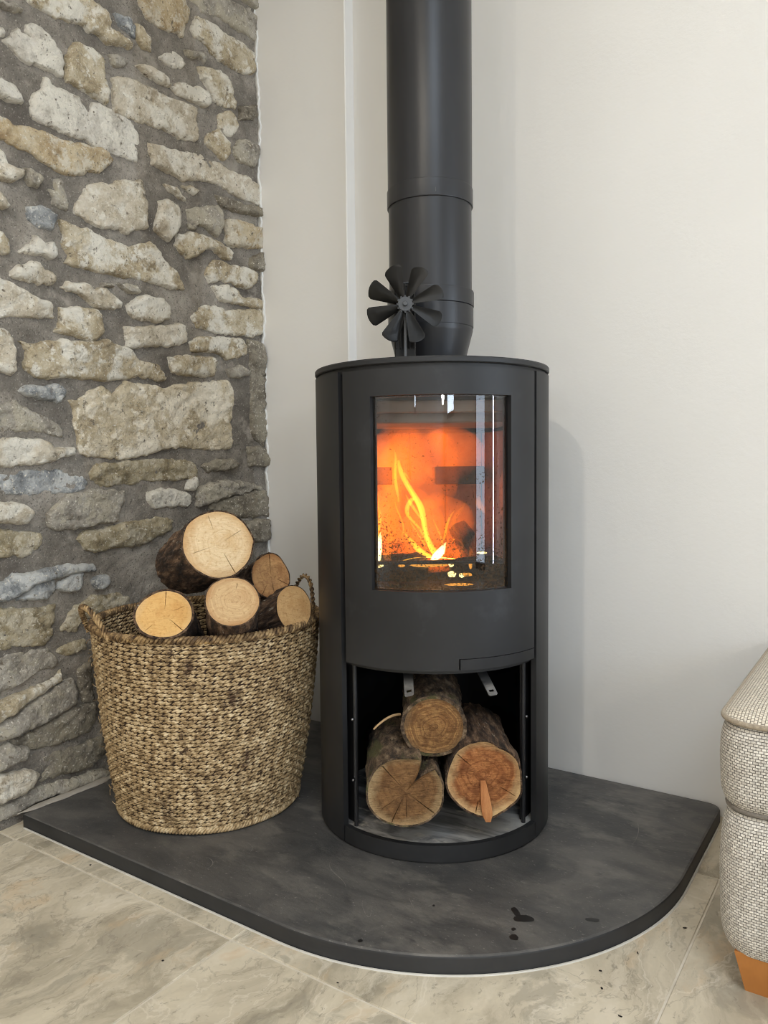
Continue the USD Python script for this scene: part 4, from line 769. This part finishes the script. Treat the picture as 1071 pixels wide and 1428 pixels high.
# loop handles at the two sides
ri = CR[:2]/np.linalg.norm(CR[:2])
ha = [at(407, 846, 1.86), at(410, 826, 1.85), at(416, 811, 1.83), at(424, 802.5, 1.81), at(431, 808, 1.79), at(435.5, 828, 1.77), at(437, 858, 1.75), at(437, 882, 1.73)]
obj('handle', rope(None, 0, .0030, 11, 2, .62, False, smoothpath(ha, 110)), 'straw_dark', bk, True)
hb = [at(152, 893, 1.60), at(140, 872, 1.61), at(125, 852, 1.63), at(115.5, 846, 1.66), at(113.5, 852, 1.70), at(118, 866, 1.74), at(124, 880, 1.76)]
obj('handle', rope(None, 0, .0040, 9, 3, .5, False, smoothpath(hb, 110)), 'straw_dark', bk, True)
rng = np.random.default_rng(3); fib = []
for k in range(150):
    s, t = rng.uniform(.03, .99), rng.uniform(-PI*.95, PI*.15); c = bc(s); r0 = brad(s)+.007
    L = rng.uniform(.008, .030); dt = rng.choice([-1, 1])*L/r0; dz = rng.uniform(-.012, .012); b = rng.uniform(.002, .010)
    fib.append(tube(smoothpath([(c[0]+r0*math.cos(t)-off[0], c[1]+r0*math.sin(t)-off[1], c[2]-off[2]), (c[0]+(r0+b*.7)*math.cos(t+dt*.5)-off[0], c[1]+(r0+b*.7)*math.sin(t+dt*.5)-off[1], c[2]-off[2]+dz*.3), (c[0]+(r0+b)*math.cos(t+dt)-off[0], c[1]+(r0+b)*math.sin(t+dt)-off[1], c[2]-off[2]+dz)], 8), rng.uniform(.0005, .0010), 4))
obj('loose_straw', cat(fib), 'straw', bk, True, kind='stuff')

# ================================================================ the upholstered seat end at the right
SX0, SX1, SY0, SY1 = .640, 1.60, -.262, .335
so = thing('upholstered_footstool', 'pale grey woven fabric footstool on tapered wooden feet at the right', 'footstool', ((SX0+SX1)/2, (SY0+SY1)/2, 0))
soff = np.array([(SX0+SX1)/2, (SY0+SY1)/2, 0])
def cushion(x0, x1, y0, y1, z0, z1, rv, bul, top=False):
    """Side skin of an upholstered block: a rounded-corner outline swept up with a soft belly; returns mesh and uv in metres."""
    o = np.array(m3.CrossSection.square([x1-x0-2*rv, y1-y0-2*rv]).translate([x0+rv, y0+rv]).offset(rv, m3.JoinType.Round, circular_segments=48).to_polygons()[0])
    P = Polygon(o); L = P.exterior.length; n = 360
    q = np.array([P.exterior.interpolate(s).coords[0] for s in np.linspace(0, L, n+1)])
    tn = np.gradient(q, axis=0); tn[0] = tn[-1] = (q[1]-q[-2]); tn /= np.linalg.norm(tn, axis=1, keepdims=True); nn = np.c_[tn[:, 1], -tn[:, 0]]
    ctr = np.array([(x0+x1)/2, (y0+y1)/2]); nn *= np.sign(((q-ctr)*nn).sum(1, keepdims=True)+1e-9)
    m = 22; s = np.linspace(0, 1, m); prof = bul*np.sin(s*PI)**.55-.010*(np.exp(-s*14)+np.exp(-(1-s)*14))
    v, uv = [], []
    for k in range(m):
        p = q+nn*(prof[k]+.002*fb(np.c_[q, np.full(n+1, s[k]*.3)], 9, 2, 3)[:, None])
        v.append(np.c_[p, np.full(n+1, z0+(z1-z0)*s[k])]); uv.append(np.c_[np.linspace(0, L, n+1), np.full(n+1, z0+(z1-z0)*s[k])])
    I = np.arange(m*(n+1)).reshape(m, n+1); f = np.stack([I[:-1, :-1], I[:-1, 1:], I[1:, 1:], I[1:, :-1]], -1).reshape(-1, 4)
    return np.vstack(v), f, np.vstack(uv), q
v, f, uv, q = cushion(SX0+.002, SX1, SY0+.004, SY1, .063, .284, .045, .006)
v2 = v-soff
# under side closes it
obj('base_cover', (v2, f), 'fabric', so, True, uv)
obj('underside', slab(np.array(Polygon(q).buffer(-.02).exterior.coords)[:-1], .066, .075, .002).apply_translation(-soff), 'black', so)
v, f, uv, q = cushion(SX0, SX1, SY0, SY1, .282, .416, .050, .006)
obj('seat_cover', (v-soff, f), 'fabric', so, True, uv)
# domed top with its own fabric direction
P = Polygon(q).buffer(.004); gx, gy = np.meshgrid(np.linspace(SX0-.004, SX1+.004, 110), np.linspace(SY0-.004, SY1+.004, 90)); gp = np.c_[gx.ravel(), gy.ravel()]
Pi = P.buffer(-.006); gp = gp[contains_xy(Pi, gp[:, 0], gp[:, 1])]; rb = np.array([P.exterior.interpolate(s).coords[0] for s in np.linspace(0, P.exterior.length, 260, endpoint=False)])
pts = np.vstack([rb, gp]); tri = Delaunay(pts).simplices; d = distance(P.exterior, shp_points(pts[:, 0], pts[:, 1]))
z = .415+.020*(1-np.exp(-d/.05))+.004*(1-np.exp(-d/.006)); e = np.cross(pts[tri[:, 1]]-pts[tri[:, 0]], pts[tri[:, 2]]-pts[tri[:, 0]]); tri[e < 0] = tri[e < 0][:, ::-1]
obj('seat_top', (np.c_[pts, z]-soff, tri), 'fabric_lit_top', so, True, pts[:, [1, 0]])
def piping(z, dr):
    Pq = Polygon(q).buffer(dr); L = Pq.exterior.length; p = np.array([Pq.exterior.interpolate(s).coords[0] for s in np.linspace(0, L, 300, endpoint=False)])
    return tube(np.c_[p, np.full(300, z)]-soff, .0042, 8, closed=True)
obj('piping', piping(.415, .002), 'fabric_lit_top', so, True); obj('piping', piping(.283, -.006), 'fabric', so, True)
for sx, sy in ((0, 0), (1, 0), (0, 1), (1, 1)):
    x0, y0 = (SX0+.024, SX1-.11)[sx], (SY0+.014, SY1-.10)[sy]
    ft = m3.Manifold.batch_hull([m3.Manifold.cube([.078, .078, .002]).translate([x0, y0, .064]), m3.Manifold.cube([.052, .052, .002]).translate([x0+.013, y0+.016, 0])])
    obj('foot', as_tri(ft).apply_translation(-soff), 'oak', so, label='tapered honey coloured wooden foot')

# ================================================================ crumbs of bark on the tiles
CH = [(126, 1207, 1, 'speck of bark on the tiles just below the straight hearth edge at the left'), (497, 1333, 1, 'round speck of bark against the front edge of the hearth'), (471, 1371, 1.3, 'small bark crumb on the tile below the front centre of the hearth'), (889, 1330, 1.9, 'upright bark splinter on the tile to the right of the hearth front'), (837, 1355, 1.4, 'bark crumb lying on the tile under the right part of the hearth curve'),
      (839, 1379, 1.2, 'bark crumb lowest but one on the right-hand tile'), (865, 1418, 1.6, 'bark crumb nearest the bottom edge on the right-hand tile'), (956, 1295, 2.2, 'long thin bark splinter by the grout line left of the footstool'), (227, 1340, 1.1, 'dark crumb of bark in the middle of the left front tile')]
for k, (px, py, s, lb) in enumerate(CH):
    r_ = ray(px, py); p = CAM+r_*((0-CAM[2])/r_[2]); rng = np.random.default_rng(k)
    hp = rng.uniform(-1, 1, (14, 3))*[.0021, .0021*(.6 if s > 1.5 else 1), .0012]*np.array([s, 1, 1])+[0, 0, .0013]
    m = trimesh.convex.convex_hull(hp); a = rng.uniform(0, PI) if k != 7 else .55; rotz(m, math.degrees(a)); m.apply_translation([0, 0, -m.bounds[0, 2]+.0001])
    c = thing('bark_crumb', lb, 'bark crumb', p); obj('chip', m, 'char', c)

# ================================================================ the fire
def fbx(x, y, z):                        # firebox frame: x to the stove's right, y to its back, z up from the hearth
    a = math.radians(TH+90); return np.array([x*math.cos(a)-y*math.sin(a), x*math.sin(a)+y*math.cos(a), z+HT])
def burn(lbl, p0, p1, r, seed):
    p0, p1 = fbx(*p0), fbx(*p1); dv = p1-p0; L = np.linalg.norm(dv)
    return log('burning_log', lbl, None, None, None, L, r, 'char', 'char', seed=seed, lump=.15, dirw=dv, pos=p0, rough=.016, thick=.05)
burn('charred log lying across the back of the fire', (-.12, .04, .556), (.11, .06, .558), .034, 21)
burn('charred log at the left front of the fire', (-.135, -.06, .548), (-.02, -.035, .55), .028, 22)
burn('dark upright charred log at the right of the fire', (.098, -.035, .550), (.062, .03, .625), .024, 23)
burn('charred log at the right front of the fire', (.140, -.085, .545), (.03, -.085, .545), .024, 24)
FL = {'y': flame('flame_yellow', (1., .47, .03), FIRE*165), 'o': flame('flame_orange', (1., .26, .008), FIRE*38), 'w': flame('flame_white', (1., .78, .30), FIRE*400), 'h': flame('flame_haze', (1., .155, .005), FIRE*10.5, 7, .25, .62), 'b': flame('flame_blue', (.30, .28, 1.), FIRE*2)}
def fpt(px, py, y):                      # a point of the fire on the firebox plane at depth y
    n = -inw; p0 = fbx(0, y, 0); r_ = ray(px, py); return CAM+r_*(((p0-CAM)@n)/(r_@n))
def tongue(path, w, y, flat=.55, n=26):
    c = smoothpath([fpt(px, py, y+(q if len(e) else 0)) for (px, py, *e), q in zip(path, [e[2] if len(e) > 2 else 0 for e in path])], n)
    ww = np.interp(np.linspace(0, 1, n), np.linspace(0, 1, len(w)), w)/FPX*1.6
    sd = fbx(1, 0, 0)-fbx(0, 0, 0); fw = fbx(0, 1, 0)-fbx(0, 0, 0)
    k = 12; an = np.arange(k)*2*PI/k; V = []
    for i in range(n): V.append(c[i]+ww[i]*(np.cos(an)[:, None]*sd+flat*np.sin(an)[:, None]*fw))
    V = np.vstack(V+[c[:1]-[0, 0, ww[0]*.5], c[-1:]]); F = []
    i = np.arange(k); j = (i+1) % k
    for q in range(n-1): F += [np.c_[q*k+i, q*k+j, (q+1)*k+j], np.c_[q*k+i, (q+1)*k+j, (q+1)*k+i]]
    F += [np.c_[np.full(k, n*k), j, i], np.c_[np.full(k, n*k+1), (n-1)*k+i, (n-1)*k+j]]
    m = trimesh.Trimesh(V, np.vstack(F), process=False); m.fix_normals(); return m
def haze(px, py, rx, ry, y, ty, seed):
    m = trimesh.creation.icosphere(4); v = m.vertices; s = 1+.35*fb(v, 1.6, 3, seed)[:, None]
    c = fpt(px, py, y); sd = fbx(1, 0, 0)-fbx(0, 0, 0); fw = fbx(0, 1, 0)-fbx(0, 0, 0); k = 1.62/FPX
    v = v*s; m.vertices = c+v[:, :1]*rx*k*sd+v[:, 1:2]*ty*fw+v[:, 2:]*ry*k*np.array([0, 0, 1.]); return m
fire = thing('log_fire', 'bright orange and yellow log fire behind the curved stove glass', 'fire', fbx(0, 0, .51))
foff = fbx(0, 0, .51)
def fobj(name, m, k): m.apply_translation(-foff); obj(name, m, FL[k], fire, True)
for q, (px, py, rx, ry, y, ty) in enumerate(((556, 640, 52, 50, .045, .05), (628, 634, 54, 42, .05, .05), (585, 655, 62, 66, .04, .05), (560, 735, 66, 62, .03, .06), (610, 742, 56, 56, .02, .06), (532, 700, 30, 92, .02, .05), (706, 690, 10, 46, .0, .03), (600, 778, 80, 22, -.02, .05), (592, 634, 92, 44, .06, .03))):
    fobj('flame_glow', haze(px, py, rx, ry, y, ty, q+1), 'h')
MF = -.055
fobj('flame', tongue([(612, 776), (600, 760), (592, 735), (587, 708), (578, 692), (568, 676), (560, 660), (556, 642)], [7, 5.0, 4.2, 4.6, 5.6, 5.0, 4.2, 2.0], MF), 'y')
fobj('flame', tongue([(606, 776), (586, 768), (572, 752), (562, 742)], [7, 7, 4, 1.2], MF-.01), 'y')
fobj('flame', tongue([(577, 694), (570, 703), (568, 716), (577, 728), (588, 742), (592, 760)], [4.6, 4.0, 3.0, 2.6, 2.2, 1.0], MF+.005), 'y')
fobj('flame', tongue([(556, 700), (553, 680), (551, 660), (552, 640), (550, 628)], [1.2, 2.4, 2.6, 2.2, .8], MF+.01), 'y')
fobj('flame', tongue([(616, 778), (622, 764), (625, 752), (621, 738), (618, 722)], [3, 3, 2.5, 2, .8], MF+.01), 'o')
fobj('flame', tongue([(614, 758), (620, 748), (622, 738), (627, 722), (634, 712)], [1, 2.2, 2.4, 2.0, .8], MF+.01), 'y')
fobj('flame', tongue([(633, 752), (643, 756), (645, 766), (639, 778)], [1.6, 2.4, 2.4, 1.2], MF), 'o')
fobj('flame', tongue([(606, 780), (612, 772), (618, 762), (622, 756)], [6.5, 8.5, 5.0, .8], MF-.02), 'w')
fobj('flame', tongue([(526, 782), (525, 770), (527, 758), (531, 742)], [6, 8, 5.5, .8], MF-.03), 'w')
fobj('flame', tongue([(524, 756), (527, 738), (530, 724), (527, 706)], [3.4, 3.4, 2.4, .8], MF-.02), 'y')
fobj('flame', tongue([(676, 716), (670, 706), (667, 698), (670, 690)], [1.2, 6, 5, .8], MF+.02), 'o')
fobj('flame', tongue([(648, 740), (662, 728), (672, 722)], [1.5, 4, 1], MF+.02), 'h')
fobj('flame', tongue([(562, 782), (590, 777), (618, 778), (642, 780)], [3, 5, 5, 2], MF-.02), 'y')
fobj('flame', tongue([(682, 782), (681, 770), (684, 758)], [4, 6, 1], MF-.01), 'b')
fobj('flame', tongue([(655, 780), (657, 770), (655, 762)], [2.5, 3.5, .8], MF), 'o')
fobj('flame', tongue([(668, 782), (662, 760), (668, 742), (664, 726)], [5, 8, 6, 1], -.075), 'h'); fobj('flame', tongue([(640, 745), (632, 728), (641, 712), (650, 700)], [1.2, 3.5, 4, 1], MF+.03), 'o')
fobj('flame', tongue([(548, 790), (540, 770), (544, 752), (538, 735)], [5, 6, 4, 1], MF-.02), 'o')
for pth, w in (([(606, 776), (596, 752), (590, 728), (583, 704), (574, 686), (566, 672)], [3.2, 2.4, 2.2, 2.6, 2.6, .8]), ([(566, 690), (574, 704), (582, 716), (592, 730)], [1, 3.0, 2.4, .8]), ([(570, 724), (580, 740), (590, 756), (598, 772)], [.8, 1.6, 1.8, .9]),
               ([(551, 700), (556, 716), (562, 732), (560, 748)], [.8, 1.6, 1.6, .7]), ([(604, 724), (612, 742), (617, 758), (616, 772)], [.7, 1.5, 1.6, .9]), ([(559, 652), (566, 662), (573, 671)], [.7, 2.0, .8]), ([(520, 740), (524, 722), (528, 700), (526, 684)], [1.2, 1.6, 1.4, .5])):
    fobj('flame', tongue(pth, w, MF-.012), 'y')
EM = emit('ember', (1., .42, .06), FIRE*.9); EMW = emit('ember_hot', (1., .74, .28), FIRE*2.2)
for px, py, a, b, k in ((629, 786, 4, 5, 1), (630, 801, 6, 4.5, 1), (650, 801, 9, 3.2, 0), (644, 802, 4, 3.4, 1), (527, 788, 8, 4, 1), (656, 789, 2.4, 6, 0), (598, 788, 26, 3, 0), (640, 815, 20, 2, 0), (672, 771, 7, 1.6, 1), (560, 789, 5, 2, 0)):
    m = trimesh.creation.icosphere(3); v = m.vertices*(1+.5*fb(m.vertices, 2, 3, px)[:, None]); kk = 1.55/FPX
    sd = fbx(1, 0, 0)-fbx(0, 0, 0); m.vertices = fpt(px, py, -.105)+v[:, :1]*a*kk*sd+v[:, 1:2]*.006*inw+v[:, 2:]*b*kk*np.array([0, 0, 1.])-foff
    obj('ember', m, EMW if k else EM, fire, True)
for i, (px, py, y, s) in enumerate(((600, 720, -.02, 1.), (545, 760, -.03, .6))):
    light(UsdLux.SphereLight, 'fire_light_%d' % (i+1), fpt(px, py, y), (0, 0, -1), (1, .38, .08), FIRE*FLI*s, Radius=.012)
